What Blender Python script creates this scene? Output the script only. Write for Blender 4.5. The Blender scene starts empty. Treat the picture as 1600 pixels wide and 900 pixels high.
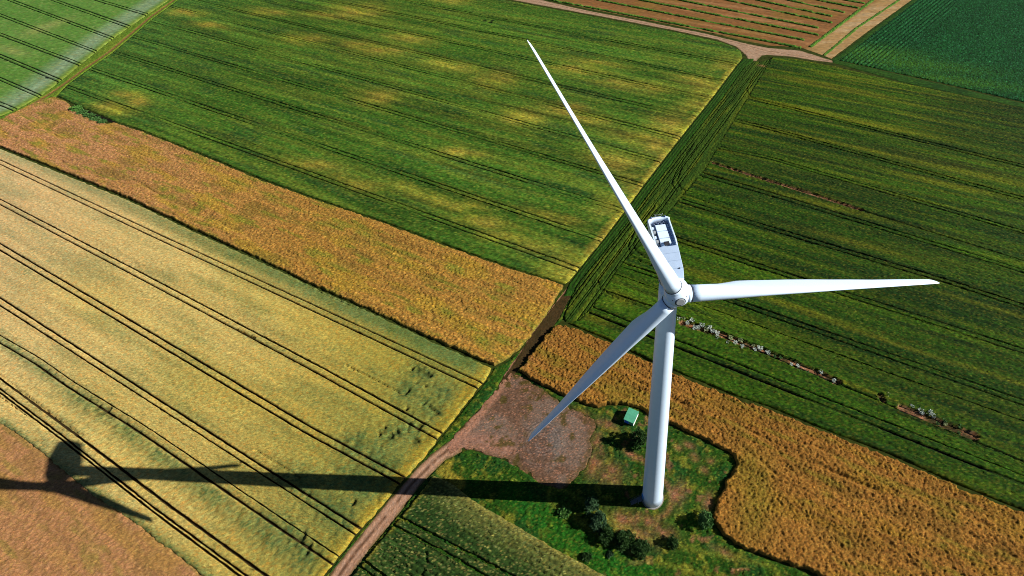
import bpy, bmesh, math, random
import numpy as np
from mathutils import Vector, Matrix

random.seed(7)
scene = bpy.context.scene
COL = scene.collection
R = math.radians

# ------------------------------------------------------------------ camera, sky, sun, exposure
cam_data = bpy.data.cameras.new('camera')
cam = bpy.data.objects.new('camera', cam_data); COL.objects.link(cam)
scene.camera = cam
PITCH, ROLL = 0.7564295, -0.0451945
fwd = Vector((0, math.cos(PITCH), -math.sin(PITCH)))
rgt = Vector((1, 0, 0)); upv = rgt.cross(fwd)
r2 = rgt * math.cos(ROLL) + upv * math.sin(ROLL)
u2 = -rgt * math.sin(ROLL) + upv * math.cos(ROLL)
cam.matrix_world = Matrix(((r2.x, u2.x, -fwd.x, 0), (r2.y, u2.y, -fwd.y, 0), (r2.z, u2.z, -fwd.z, 165.9461), (0, 0, 0, 1)))
cam_data.sensor_width = 36.0
cam_data.lens = 36.0 * 818.0623 / 1600.0
cam_data.shift_x = -148.0807 / 1600.0
cam_data.shift_y = -118.8095 / 1600.0
cam_data.clip_start = 1.0
cam_data.clip_end = 12000.0

SUN_AZ, SUN_EL = -0.08318, 0.50503        # measured from +X, towards +Y
sun_dir = Vector((math.cos(SUN_EL) * math.cos(SUN_AZ), math.cos(SUN_EL) * math.sin(SUN_AZ), math.sin(SUN_EL)))
world = bpy.data.worlds.new('World'); scene.world = world
world.use_nodes = True
wn = world.node_tree
bg = wn.nodes['Background']
sky = wn.nodes.new('ShaderNodeTexSky')
sky.sky_type = 'NISHITA'; sky.sun_disc = False
sky.air_density = 0.5; sky.dust_density = 0.1; sky.ozone_density = 2.5      # clear, dry air: deep blue sky
sky.sun_elevation = SUN_EL
sky.sun_rotation = math.pi / 2 - SUN_AZ
wn.links.new(sky.outputs[0], bg.inputs[0])
bg.inputs[1].default_value = 0.05
sl = bpy.data.lights.new('sun', 'SUN'); sl.energy = 5.0; sl.angle = R(0.27); sl.color = (1.0, 0.965, 0.90)
sun = bpy.data.objects.new('sun', sl); COL.objects.link(sun)
sun.rotation_euler = sun_dir.to_track_quat('Z', 'Y').to_euler()
sun.location = (200, 0, 300)
scene.view_settings.view_transform = 'Standard'
scene.view_settings.look = 'None'
scene.view_settings.gamma = 1.0
scene.view_settings.exposure = 0.8
scene.cycles.filter_width = 1.0

# ------------------------------------------------------------------ helpers
def tag(o, label=None, cat=None, group=None, kind=None):
    if label: o['label'] = label
    if cat: o['category'] = cat
    if group: o['group'] = group
    if kind: o['kind'] = kind
    return o

def empty(name, loc):
    o = bpy.data.objects.new(name, None); COL.objects.link(o); o.location = loc; o.empty_display_size = 0.5
    return o

def link_mesh(name, me, mat=None, parent=None):
    o = bpy.data.objects.new(name, me); COL.objects.link(o)
    if mat is not None and not me.materials: me.materials.append(mat)
    if parent is not None: o.parent = parent
    return o

def obj(name, bm, mat, parent=None, smooth=False):
    me = bpy.data.meshes.new(name)
    bmesh.ops.recalc_face_normals(bm, faces=bm.faces)
    bm.to_mesh(me); bm.free()
    if smooth:
        for p in me.polygons: p.use_smooth = True
    return link_mesh(name, me, mat, parent)

def sc(r, g, b, k=0.55):
    """display colour 0-255 to a linear base colour, scaled to what daylight makes of it"""
    f = lambda c: (c / 12.92 if c <= 0.04045 else ((c + 0.055) / 1.055) ** 2.4)
    return np.array([f(r / 255.0), f(g / 255.0), f(b / 255.0)]) * k

def mat_simple(name, col, rough=0.5, spec=0.4, noise=0.0, nscale=3.0, metal=0.0):
    m = bpy.data.materials.new(name); m.use_nodes = True
    nt = m.node_tree; b = nt.nodes['Principled BSDF']
    b.inputs['Roughness'].default_value = rough
    b.inputs['Specular IOR Level'].default_value = spec
    b.inputs['Metallic'].default_value = metal
    tc = nt.nodes.new('ShaderNodeTexCoord')
    no = nt.nodes.new('ShaderNodeTexNoise'); no.inputs['Scale'].default_value = nscale; no.inputs['Detail'].default_value = 6
    nt.links.new(tc.outputs['Object'], no.inputs['Vector'])
    rp = nt.nodes.new('ShaderNodeValToRGB')
    lo = [max(0.0, c * (1 - noise)) for c in col]; hi = [min(1.0, c * (1 + noise)) for c in col]
    rp.color_ramp.elements[0].color = (*lo, 1); rp.color_ramp.elements[1].color = (*hi, 1)
    rp.color_ramp.elements[0].position = 0.3; rp.color_ramp.elements[1].position = 0.7
    nt.links.new(no.outputs['Fac'], rp.inputs['Fac'])
    nt.links.new(rp.outputs['Color'], b.inputs['Base Color'])
    return m

def mat_tint(name, rough=0.95, nscale=3.5, var=0.35, spec=0.08):
    """material of crops, grass, soil: the plants' own colour (attribute) broken up by fine noise"""
    m = bpy.data.materials.new(name); m.use_nodes = True
    nt = m.node_tree; b = nt.nodes['Principled BSDF']
    b.inputs['Roughness'].default_value = rough
    b.inputs['Specular IOR Level'].default_value = spec
    at = nt.nodes.new('ShaderNodeAttribute'); at.attribute_name = 'tint'
    tc = nt.nodes.new('ShaderNodeTexCoord')
    no = nt.nodes.new('ShaderNodeTexNoise'); no.inputs['Scale'].default_value = nscale; no.inputs['Detail'].default_value = 3
    nt.links.new(tc.outputs['Object'], no.inputs['Vector'])
    mr = nt.nodes.new('ShaderNodeMapRange')
    mr.inputs['From Min'].default_value = 0.3; mr.inputs['From Max'].default_value = 0.7
    mr.inputs['To Min'].default_value = 1 - var; mr.inputs['To Max'].default_value = 1 + var
    nt.links.new(no.outputs['Fac'], mr.inputs['Value'])
    mx = nt.nodes.new('ShaderNodeVectorMath'); mx.operation = 'SCALE'
    nt.links.new(at.outputs['Color'], mx.inputs[0]); nt.links.new(mr.outputs['Result'], mx.inputs['Scale'])
    nt.links.new(mx.outputs['Vector'], b.inputs['Base Color'])
    return m

M_CROP = mat_tint('crop_leaves')
M_SOIL = mat_tint('soil_and_gravel', var=0.22)

# ------------------------------------------------------------------ numpy noise
def _hash(ix, iy, seed):
    h = (ix.astype(np.int64) * 374761393 + iy.astype(np.int64) * 668265263 + seed * 1442695041) & 0xFFFFFFFF
    h = ((h ^ (h >> 13)) * 1274126177) & 0xFFFFFFFF
    h = (h ^ (h >> 16)) & 0xFFFFFFFF
    return h.astype(np.float64) / 4294967295.0

def vn(x, y, seed=0):
    ix = np.floor(x); iy = np.floor(y); fx = x - ix; fy = y - iy
    fx = fx * fx * (3 - 2 * fx); fy = fy * fy * (3 - 2 * fy)
    a = _hash(ix, iy, seed); b = _hash(ix + 1, iy, seed); c = _hash(ix, iy + 1, seed); d = _hash(ix + 1, iy + 1, seed)
    return (a * (1 - fx) + b * fx) * (1 - fy) + (c * (1 - fx) + d * fx) * fy

def fbm(x, y, seed=0, o=3):
    v = 0; a = 0.5; t = 0
    for k in range(o):
        v = v + a * vn(x, y, seed + 17 * k); t += a; a *= 0.5; x = x * 2.03 + 5.2; y = y * 2.03 + 1.7
    return v / t

def sstep(a, b, x):
    k = np.clip((x - a) / (b - a), 0, 1); return k * k * (3 - 2 * k)

def mix(a, b, f):
    f = np.asarray(f)[..., None] if np.ndim(f) else f
    return a * (1 - f) + b * f

TH = R(-27.4)                                   # direction of drilling: crops run along s, rows follow each other along t
def st_of(p, th=TH):
    c, s = math.cos(th), math.sin(th)
    return p[0] * c + p[1] * s, -p[0] * s + p[1] * c

def blobs(x, y, lst, th=TH):
    """soft patches: (centre, half length along the rows, half width) -> 0..1"""
    f = np.zeros_like(x)
    c, s = math.cos(th), math.sin(th)
    for ctr, a, b in lst:
        dx, dy = x - ctr[0], y - ctr[1]
        q = ((dx * c + dy * s) / a) ** 2 + ((-dx * s + dy * c) / b) ** 2
        f = np.maximum(f, np.exp(-q))
    return f

def line_dist(x, y, pts):
    d = np.full(x.shape, 1e9)
    for (ax, ay), (bx, by) in zip(pts[:-1], pts[1:]):
        ex, ey = bx - ax, by - ay; L = ex * ex + ey * ey + 1e-9
        k = np.clip(((x - ax) * ex + (y - ay) * ey) / L, 0, 1)
        d = np.minimum(d, np.hypot(x - ax - k * ex, y - ay - k * ey))
    return d

def poly_sd(x, y, poly):
    """signed distance (positive inside) and nearest boundary point"""
    n = len(poly); best = np.full(x.shape, 1e18); nx = np.zeros_like(x); ny = np.zeros_like(x); ins = np.zeros(x.shape, bool)
    for i in range(n):
        ax, ay = poly[i]; bx, by = poly[(i + 1) % n]
        ex, ey = bx - ax, by - ay; L = ex * ex + ey * ey + 1e-9
        k = np.clip(((x - ax) * ex + (y - ay) * ey) / L, 0, 1)
        qx = ax + k * ex; qy = ay + k * ey
        d = (x - qx) ** 2 + (y - qy) ** 2
        m = d < best
        best = np.where(m, d, best); nx = np.where(m, qx, nx); ny = np.where(m, qy, ny)
        if ay != by:
            ins ^= ((ay > y) != (by > y)) & (x < (bx - ax) * (y - ay) / (by - ay) + ax)
    d = np.sqrt(best)
    return np.where(ins, d, -d), nx, ny

def sheet(name, poly, hfun, cfun, du, dv, mat, th=TH, tram=(), rag=0.25, edge_z=0.02, seed=1, jitter=0.3, track_z=0.04, track_col=None, parent=None, cuts=(), fade=0.0):
    """one mesh covering POLY: rows along s, heights from hfun, colours from cfun; tram = wheel tracks cut right down to the soil,
    each (polyline, list of offsets across it, width)"""
    rng = np.random.default_rng(seed)
    P2 = np.array([st_of(p, th) for p in poly])
    s0, s1 = P2[:, 0].min() - 2 * du, P2[:, 0].max() + 2 * du
    t0, t1 = P2[:, 1].min() - 2 * dv, P2[:, 1].max() + 2 * dv
    S = np.arange(s0, s1, du)
    taus, offs = [], []
    tracks = []
    for line, across, w in tram:
        L = np.array(sorted(st_of(p, th) for p in line))
        if len(L) > 2 or True:
            f = np.interp(S, L[:, 0], L[:, 1])
            m0 = (L[1, 1] - L[0, 1]) / (L[1, 0] - L[0, 0]); m1 = (L[-1, 1] - L[-2, 1]) / (L[-1, 0] - L[-2, 0])
            f = np.where(S < L[0, 0], L[0, 1] + m0 * (S - L[0, 0]), f); f = np.where(S > L[-1, 0], L[-1, 1] + m1 * (S - L[-1, 0]), f)
        k = 9
        f = np.convolve(np.pad(f, k, mode='edge'), np.ones(2 * k + 1) / (2 * k + 1), 'valid')
        tk = float(np.interp((s0 + s1) / 2, S, f))
        taus.append(tk); offs.append(f - tk)
        for a in across: tracks.append((tk + a, w))
    base = np.arange(t0, t1, dv)
    lo, wall = [], []
    for tk, w in tracks:
        base = base[np.abs(base - tk) > w / 2 + 0.16]
        lo += [tk - w / 2, tk + w / 2]; wall += [tk - w / 2 - 0.1, tk + w / 2 + 0.1]
    T = np.concatenate([base, lo, wall]); fl = np.concatenate([np.zeros(len(base)), np.ones(len(lo)), np.full(len(wall), 2.0)])
    o = np.argsort(T); T = T[o]; fl = fl[o]
    SS, TT = np.meshgrid(S, T, indexing='ij')
    FL = np.broadcast_to(fl, SS.shape)
    if taus:
        q = np.argsort(taus); tt = np.array(taus)[q]; OO = np.array(offs)[q]          # tracks x S
        off = np.empty_like(SS)
        idx = np.clip(np.searchsorted(tt, T) - 1, 0, max(len(tt) - 2, 0))
        for j in range(len(T)):
            if len(tt) == 1: off[:, j] = OO[0]
            else:
                i = idx[j]; k = min(max((T[j] - tt[i]) / (tt[i + 1] - tt[i] + 1e-9), 0), 1)
                off[:, j] = OO[i] * (1 - k) + OO[i + 1] * k
        TA = TT + off
    else: TA = TT.copy()
    free = (FL == 0)
    SA = SS + (rng.random(SS.shape) - 0.5) * 2 * jitter * du
    TA = TA + np.where(free, (rng.random(SS.shape) - 0.5) * 2 * jitter * dv, (vn(SS * 0.5, TT * 3, seed + 3) - 0.5) * 0.16)
    c, s = math.cos(th), math.sin(th)
    X = SA * c - TA * s; Y = SA * s + TA * c
    D, NX, NY = poly_sd(X, Y, poly)
    for cp in cuts:
        Dc, cx_, cy_ = poly_sd(X, Y, cp); m = -Dc < D
        D = np.where(m, -Dc, D); NX = np.where(m, cx_, NX); NY = np.where(m, cy_, NY)
    D2 = D + (fbm(X * 0.6, Y * 0.6, seed + 5, 2) - 0.5) * 2 * rag
    inside = D2 > 0
    cell = inside[:-1, :-1] | inside[1:, :-1] | inside[:-1, 1:] | inside[1:, 1:]
    used = np.zeros(inside.shape, bool)
    for a in (slice(0, -1), slice(1, None)):
        for b in (slice(0, -1), slice(1, None)): used[a, b] |= cell
    snap = used & ~inside
    dn = np.where(np.abs(D) < 1e-6, 1e-6, D)
    gx, gy = (X - NX) / dn, (Y - NY) / dn
    X = np.where(snap, X - gx * D2, X); Y = np.where(snap, Y - gy * D2, Y)
    u = used.ravel()
    x, y, ss, tt_, d, fl_ = (A.ravel()[u] for A in (X, Y, SA, TA, D2, FL))
    h = hfun(x, y, ss, tt_, d, rng)
    col = cfun(x, y, ss, tt_, d, rng)
    trk = fl_ == 1
    h = np.where(trk, track_z + 0.03 * rng.random(len(h)), h)
    if fade:                                                   # worn tracks where the crop has closed up again
        fd = fade * sstep(0.45, 0.75, vn(ss * 0.035, tt_ * 0.12, seed + 9)) * trk
        hc = hfun(x, y, ss, tt_, d, rng); h = np.where(trk, h * (1 - fd) + hc * fd, h)
        col0 = col.copy()
    if track_col is not None: col = np.where(trk[:, None], track_col[None, :] * (0.8 + 0.4 * rng.random((len(h), 1))), col)
    if fade: col = col * (1 - fd[:, None]) + col0 * fd[:, None]
    h = np.where(d <= 0, edge_z, h)
    index = np.full(u.shape, -1, np.int64); index[u] = np.arange(u.sum()); index = index.reshape(inside.shape)
    ci, cj = np.nonzero(cell)
    quads = np.stack([index[ci, cj], index[ci + 1, cj], index[ci + 1, cj + 1], index[ci, cj + 1]], 1)
    me = bpy.data.meshes.new(name)
    me.vertices.add(len(x)); me.vertices.foreach_set('co', np.stack([x, y, h], 1).astype(np.float32).ravel())
    me.loops.add(quads.size); me.loops.foreach_set('vertex_index', quads.astype(np.int32).ravel())
    me.polygons.add(len(quads)); me.polygons.foreach_set('loop_start', np.arange(0, quads.size, 4, dtype=np.int32))
    me.update(calc_edges=True)
    a = me.attributes.new('tint', 'FLOAT_COLOR', 'POINT')
    a.data.foreach_set('color', np.concatenate([np.clip(col, 0.002, 0.9), np.ones((len(x), 1))], 1).astype(np.float32).ravel())
    STATS.append((name, len(quads)))
    return link_mesh(name, me, mat, parent)
STATS = []

def grain(col, rng, a=0.22, hue=0.12):
    n = len(col)
    k = np.exp(rng.normal(0, a, (n, 1)))
    w = rng.normal(0, hue, (n, 1))
    return col * k * np.concatenate([1 + w, np.ones((n, 1)), 1 - w], 1)

# ------------------------------------------------------------------ the ground under everything
me = bpy.data.meshes.new('ground')
me.from_pydata([(-4500, -2500, 0), (4500, -2500, 0), (4500, 7000, 0), (-4500, 7000, 0)], [], [(0, 1, 2, 3)])
def mat_farmland():
    """country beyond the fields built one by one: a patchwork of further fields"""
    m = mat_simple('farmland', list(sc(84, 94, 36)), 1.0, 0.05, 0.35, 0.05); nt = m.node_tree; b = nt.nodes['Principled BSDF']
    tc = nt.nodes['Texture Coordinate']; mp = nt.nodes.new('ShaderNodeMapping'); mp.inputs['Rotation'].default_value = (0, 0, R(27.4)); mp.inputs['Scale'].default_value = (0.0035, 0.008, 1)
    nt.links.new(tc.outputs['Object'], mp.inputs['Vector'])
    vo = nt.nodes.new('ShaderNodeTexVoronoi'); vo.distance = 'CHEBYCHEV'; vo.inputs['Scale'].default_value = 1.0; vo.inputs['Randomness'].default_value = 0.7
    nt.links.new(mp.outputs['Vector'], vo.inputs['Vector'])
    rp = nt.nodes.new('ShaderNodeValToRGB'); rp.color_ramp.interpolation = 'CONSTANT'
    cols = [(60, 96, 30), (168, 128, 62), (84, 118, 42), (200, 172, 92), (44, 78, 20), (150, 104, 64)]
    while len(rp.color_ramp.elements) < len(cols): rp.color_ramp.elements.new(0.5)
    for i, c in enumerate(cols): rp.color_ramp.elements[i].position = i / len(cols); rp.color_ramp.elements[i].color = (*sc(*c), 1)
    nt.links.new(vo.outputs['Color'], rp.inputs['Fac'])
    old = b.inputs['Base Color'].links[0].from_socket
    mx = nt.nodes.new('ShaderNodeMix'); mx.data_type = 'RGBA'; mx.inputs['Factor'].default_value = 0.35
    nt.links.new(rp.outputs['Color'], mx.inputs['A']); nt.links.new(old, mx.inputs['B']); nt.links.new(mx.outputs['Result'], b.inputs['Base Color'])
    return m
ground = link_mesh('ground', me, mat_farmland()); tag(ground, kind='structure')

me = bpy.data.meshes.new('grassland')
me.from_pydata([(-900, -120, 0.004), (600, -120, 0.004), (600, 620, 0.004), (-900, 620, 0.004)], [], [(0, 1, 2, 3)])
grassland = link_mesh('grassland', me, mat_simple('field_margin_grass', list(sc(62, 72, 26)), 1.0, 0.05, 0.5, 0.4)); tag(grassland, kind='structure')
SOIL = sc(60, 42, 26)

# ------------------------------------------------------------------ fields
def crop_h(H, a_fine=0.3, a_row=0.10, row=0.5, a_mid=0.12):
    a_fine *= 1.5
    def f(x, y, s, t, d, rng):
        h = H * (1.1 - a_fine * rng.random(len(x)) - a_row * vn(s * 0.12, t / row, 31) - a_mid * fbm(s * 0.18, t * 0.45, 41, 2))
        return h * sstep(-0.1, 0.5, d) + 0.02
    return f

def streaks(s, t, seed, k=1.0):
    """drill rows: long thin light and dark lines"""
    a = fbm(s * 0.012, t * 0.42 * k, seed, 2) - 0.5; b = fbm(s * 0.02, t * 1.1 * k, seed + 5, 2) - 0.5
    return np.clip(1 + 0.85 * a + 0.7 * b, 0.35, 1.7)[:, None]
# --- pale ripening wheat, left
W_GREEN = [((-68.8, 97.7),5,4),((-65.4, 96.0),4,4),((-70.4, 90.5),8,6),((-61.3, 83.7),9,7),((-59.2, 89.3),8,6),((-67.0, 76.4),9,6),((-72.5, 75.2),6,5),((-82.2, 72.0),10,7),((-72.8, 67.6),14,7),((-78.5, 60.4),16,8),((-68.5, 59.1),10,6),((-94.2, 61.0),14,6),((-83.9, 53.6),18,7),((-94.4, 47.4),20,6),((-87.1, 42.5),12,5)]
W_BELT = [((-226.5, 115.4),22,2.2),((-206.7, 105.1),18,2.4),((-184.2, 92.9),16,3.2),((-174.2, 87.9),8,2.6),((-160.9, 80.7),16,2.6),((-142.4, 70.7),14,2.4),((-122.5, 59.5),14,2.6),((-104.8, 50.3),12,3.0),((-95.6, 45.9),10,3.4)]
W_PATCH = [((-177.3, 165.1),26,2.5),((-243.2, 165.2),24,2.2),((-166.6, 125.2),14,2.0),((-264.8, 178.6),26,2),((-221.7, 154.6),22,2),((-252.2, 154.6),20,2.5),((-128.1, 111.7),18,2.2),((-154.5, 107.6),16,2.4),((-157.2, 100.1),16,2.6)]
LODGE = [((-70.7, 99.0),1.0,0.8),((-68.9, 98.2),1.3,0.9),((-65.4, 96.0),2.0,1.0),((-71.1, 89.8),1.4,0.8),((-70.2, 90.5),.8,.8),((-61.0, 83.7),2.4,.7),((-59.3, 81.4),1.2,.9),((-64.5, 85.6),.8,.7),((-72.8, 75.0),1.9,1.0),((-76.3, 75.8),1.4,.6),((-70.5, 76.3),1.3,.8),((-64.0, 77.7),1.8,1.1),((-64.1, 73.2),2.4,.7),((-67.4, 79.2),.8,.7),((-74.7, 78.2),.8,.6),((-69.7, 84.1),.7,.6),((-77.9, 55.4),1.3,.8),((-90.4, 46.3),1.2,2.4),((-87.1, 44.0),1.0,2.0),((-173.5, 87.8),1.4,3.0),((-176.4, 89.5),.8,1.6),((-170.6, 86.1),.8,2),((-68.9, 93.3),.6,.6),((-65.6, 91.5),.6,.6)]
WE = [(-42.8, 98.6), (-55.9, 74.8), (-75.8, 43.3), (-81.0, 35.7)]
def lodge(x, y):
    wx = x + 2.4 * (fbm(x * 0.5, y * 0.5, 141, 3) - 0.5); wy = y + 2.4 * (fbm(x * 0.5, y * 0.5, 151, 3) - 0.5)
    f = np.zeros_like(x)
    for i, l in enumerate(LODGE): f = np.maximum(f, blobs(wx, wy, [l], R(60 + 47 * ((i * 7) % 5 - 2))))
    return f
def wheat_c(x, y, s, t, d, rng):
    n = len(x)
    base = mix(sc(248,214,136), sc(222,196,96), fbm(s * 0.012, t * 0.05, 3, 3))
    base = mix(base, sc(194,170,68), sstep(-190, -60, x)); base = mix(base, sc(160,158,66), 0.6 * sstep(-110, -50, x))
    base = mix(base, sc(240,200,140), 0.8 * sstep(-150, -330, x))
    edge = line_dist(x, y, [(-426.7, 296.3), (-236.6, 199.8), (-152.9, 155.6), (-93.7, 124.5), (-42.8, 98.1)])
    green = 0.85 * sstep(8.5, 2.5, edge + 3 * (fbm(s * 0.05, t * 0.3, 9, 2) - 0.5)) * (0.65 + 0.35 * sstep(-250, -110, x))
    green = np.maximum(green, 0.85 * blobs(x, y, W_GREEN) * (0.6 + 0.4 * vn(x * 0.4, y * 0.4, 2))); green = np.maximum(green, 0.75 * blobs(x, y, W_BELT))
    green = np.maximum(green, 0.33 * blobs(x, y, W_PATCH))
    green = np.maximum(green, 0.35 * sstep(0.45, 0.75, fbm(s * 0.03, t * 0.2, 77, 4)))
    low = line_dist(x, y, [(-206.8, 85.1), (-173.4, 68.1), (-144.3, 53.9), (-114.4, 38.6), (-99.6, 31.5)])
    green = np.maximum(green, 0.7 * sstep(3.5, 0.8, low))
    hd = line_dist(x, y, WE)
    base = mix(base, sc(188,156,46), 0.7 * sstep(7.5, 2.0, hd + 4 * (vn(s * 0.3, t * 0.3, 18) - 0.5)))
    green = green * sstep(2, 8, hd + 3 * vn(s * 0.3, t * 0.3, 8)) + 0.2 * sstep(3, 0, hd)
    wg = blobs(x, y, W_GREEN) * (0.55 + 0.45 * vn(x * 0.5, y * 0.5, 22)) * sstep(2.0, 5.0, hd); green = np.maximum(green, 0.95 * wg)
    green = np.clip(green + 0.35 * (rng.random(n) < 0.18), 0, 1); lod = sstep(0.3, 0.75, lodge(x, y))
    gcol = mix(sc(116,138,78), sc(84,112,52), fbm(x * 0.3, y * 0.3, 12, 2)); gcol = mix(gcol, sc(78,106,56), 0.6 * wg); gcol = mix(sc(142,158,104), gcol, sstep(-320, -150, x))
    c = mix(base, gcol, green) * (1 + 0.28 * (streaks(s, t, 501) - 1)); c = mix(c, sc(44,52,24), 0.55 * lod)
    pk = rng.random(n); c = np.where((pk < 0.12)[:, None], c * np.array([1.12, 0.86, 0.72]), c); c = np.where((pk > 0.9)[:, None], c * np.array([0.9, 1.04, 1.15]), c)
    return grain(c, rng, 0.17, 0.06)
def wheat_h(x, y, s, t, d, rng):
    h = crop_h(0.85, 0.11, 0.03, 0.3, 0.03)(x, y, s, t, d, rng)
    rough = np.maximum(blobs(x, y, W_GREEN), blobs(x, y, W_BELT))
    h = h * (1 - 0.4 * rough * sstep(0.5, 0.85, vn(x * 0.8, y * 0.8, 55)))
    h = h * (1 - 0.85 * sstep(0.3, 0.75, lodge(x, y)))
    for ln in FAINT: h = np.where(line_dist(x, y, ln) < 0.22, 0.25 * h, h)
    return np.maximum(h, 0.06)
WT = [([(-330.2, 237.0), (-204.2, 171.9), (-114.3, 126.2), (-48.2, 92.3)], (-1.1, 1.1), 0.42),
      ([(-302.5, 202.9), (-179.6, 139.1), (-104.7, 100.0), (-56.5, 74.1)], (-1.1, 1.1), 0.42),
      ([(-276.4, 170.8), (-170.8, 115.3), (-101.0, 78.6), (-67.0, 62.1)], (-1.1, 1.1), 0.46),
      ([(-250.1, 138.5), (-172.0, 98.1), (-112.6, 67.4), (-75.5, 48.3)], (-1.1, 1.1), 0.46),
      ([(-235.4, 120.3), (-212.6, 109.8), (-191.7, 98.8), (-154.8, 81.0), (-107.7, 56.6), (-79.1, 41.9)], (-1.0, 1.0), 0.3),
      ([(-218.8, 99.9), (-182.3, 81.0), (-136.2, 56.6), (-99.1, 37.8)], (-1.35, -0.55, 1.2), 0.36),
      ]
FAINT = [[(-222.4, 104.3),(-188.3, 86.3),(-175.1, 79.8)],[(-143.8, 119.5),(-134.2, 114.7)],[(-96.1, 101.6),(-72.8, 89.7)],[(-145.7, 151.9),(-117.8, 135.6),(-99.3, 126.3)],[(-114.9, 72.4),(-97.1, 63.4)],[(-189.3, 194.3),(-164.3, 180.6)],[(-215.3, 95.6),(-187.0, 81.6)]]
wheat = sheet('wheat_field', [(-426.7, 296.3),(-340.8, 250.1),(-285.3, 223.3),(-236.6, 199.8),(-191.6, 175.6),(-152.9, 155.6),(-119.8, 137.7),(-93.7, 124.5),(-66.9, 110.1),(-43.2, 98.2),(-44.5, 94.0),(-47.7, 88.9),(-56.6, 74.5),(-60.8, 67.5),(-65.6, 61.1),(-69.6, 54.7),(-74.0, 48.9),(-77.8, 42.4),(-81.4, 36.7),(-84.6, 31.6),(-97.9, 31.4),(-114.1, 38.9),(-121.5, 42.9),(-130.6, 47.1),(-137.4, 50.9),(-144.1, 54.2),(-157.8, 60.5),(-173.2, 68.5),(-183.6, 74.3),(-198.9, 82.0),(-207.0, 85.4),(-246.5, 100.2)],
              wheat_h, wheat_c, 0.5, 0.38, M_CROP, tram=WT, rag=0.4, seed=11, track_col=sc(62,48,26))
tag(wheat, 'pale yellow ripening wheat field with dark paired wheel tracks under the turbine shadow', 'wheat field', kind='stuff')

# --- ripe rapeseed
def rape_c(pinkx0, pinkx1, greens):
    def f(x, y, s, t, d, rng):
        n = len(x)
        b = mix(sc(212,148,102), sc(190,136,56), sstep(pinkx0, pinkx1, x + 30 * (vn(s * 0.05, t * 0.1, 4) - 0.5)))
        yel = sstep(0.5, 0.72, fbm(s * 0.05, t * 0.28, 21, 3))
        b = mix(b, sc(190,156,42), 0.7 * yel)
        g = np.maximum(blobs(x, y, greens) if greens else np.zeros(n), 0.8 * sstep(0.6, 0.76, fbm(s * 0.08, t * 0.4, 51, 3)))
        lum = vn(x * 1.7, y * 1.7, 61)
        b = mix(b, sc(112,70,30), 0.6 * sstep(0.5, 0.85, lum))
        b = b * (1 + 0.35 * (streaks(s, t, 601, 0.7) - 1)); b = mix(b, sc(108,96,30), 0.55 * sstep(0.38, 0.2, vn(s * 0.03, t * 0.30 + 1.6 * fbm(s * 0.035, t * 0.05, 2, 2), 14)) * sstep(0.35, 0.6, vn(s * 0.2, t * 0.2, 611)))
        b = mix(b, sc(126,136,34), np.clip(g * 1.2, 0, 1) * (0.65 + 0.35 * rng.random(n)))
        pk = rng.random(n)
        b = np.where((pk < 0.14)[:, None], mix(b, sc(206,164,66), 0.55), b)
        b = np.where((pk > 0.9)[:, None], mix(b, sc(120,112,40), 0.7), b)
        low = sstep(0.5, 0.1, d)
        b = mix(b, sc(84,96,30), 0.7 * low)
        return grain(mix(b, sc(180,146,84), 0.16), rng, 0.24, 0.08)
    return f
def rape_h(H, lines=()):
    def f(x, y, s, t, d, rng):
        lump = fbm(x * 1.15, y * 1.15, 91, 2)
        h = H * (0.84 - 0.29 * rng.random(len(x)) + 0.22 * (lump - 0.3) + 0.40 * (vn(s * 0.03, t * 0.30 + 1.6 * fbm(s * 0.035, t * 0.05, 2, 2), 14) - 0.5))
        h = h * (1 - 0.22 * sstep(0.68, 0.9, fbm(s * 0.09, t * 0.7, 19, 3)))
        for ln in lines:
            q = line_dist(x, y, ln)
            h = h * (1 - 0.3 * np.exp(-(q / 0.5) ** 2) * sstep(0.4, 0.7, vn(s * 0.15, t * 0.3, 71)))
        return np.maximum(h, 0.15) * sstep(-0.15, 0.35, d) + 0.02
    return f
R_GREEN = [((-326.4, 292.4),4,2),((-309.4, 280.9),7,3),((-301.1, 276.0),5,2),((-221.8, 206.1),4,2),((-214.3, 199.8),4,1.6),((-212.2, 204.4),5,1.5),((-208.3, 191.9),3.5,1.2),((-282.5, 228.0),4,1.2),((-151.1, 188.6),10,1.0),((-164.1, 197.3),9,1.0),((-126.0, 173.9),7,1.0),((-109.3, 167.6),6,1.5),((-85.8, 153.8),9,1.2),((-98.6, 160.2),8,1),((-63.3, 122.5),4,1.5),((-47.7, 108.8),4,2),((-183.0, 207.3),7,1.0),((-66.0, 136.9),9,0.8),((-114.3, 148.3),7,.8),((-351.3, 300.5),6,2)]
STRIP = [(-369.6, 266.1),(-365.6, 280.5),(-360.0, 295.9),(-355.0, 303.8),(-351.3, 306.6),(-339.3, 300.2),(-328.7, 291.1),(-314.8, 281.3),(-299.5, 272.5),(-292.9, 270.6),(-289.8, 271.7),(-269.8, 262.1),(-241.2, 246.8),(-190.0, 218.6),(-178.7, 212.1),(-148.1, 196.7),(-102.6, 174.5),(-70.0, 157.7),(-40.5, 143.2),(-26.8, 137.3),(-18.6, 133.5),(-21.3, 127.9),(-25.8, 118.4),(-29.7, 111.5),(-33.3, 106.2),(-38.1, 101.2),(-42.4, 98.9),(-67.1, 111.2),(-94.0, 125.7),(-120.3, 139.0),(-153.6, 157.2),(-192.6, 177.4),(-237.8, 201.8),(-286.9, 225.6),(-342.9, 252.7)]
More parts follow.
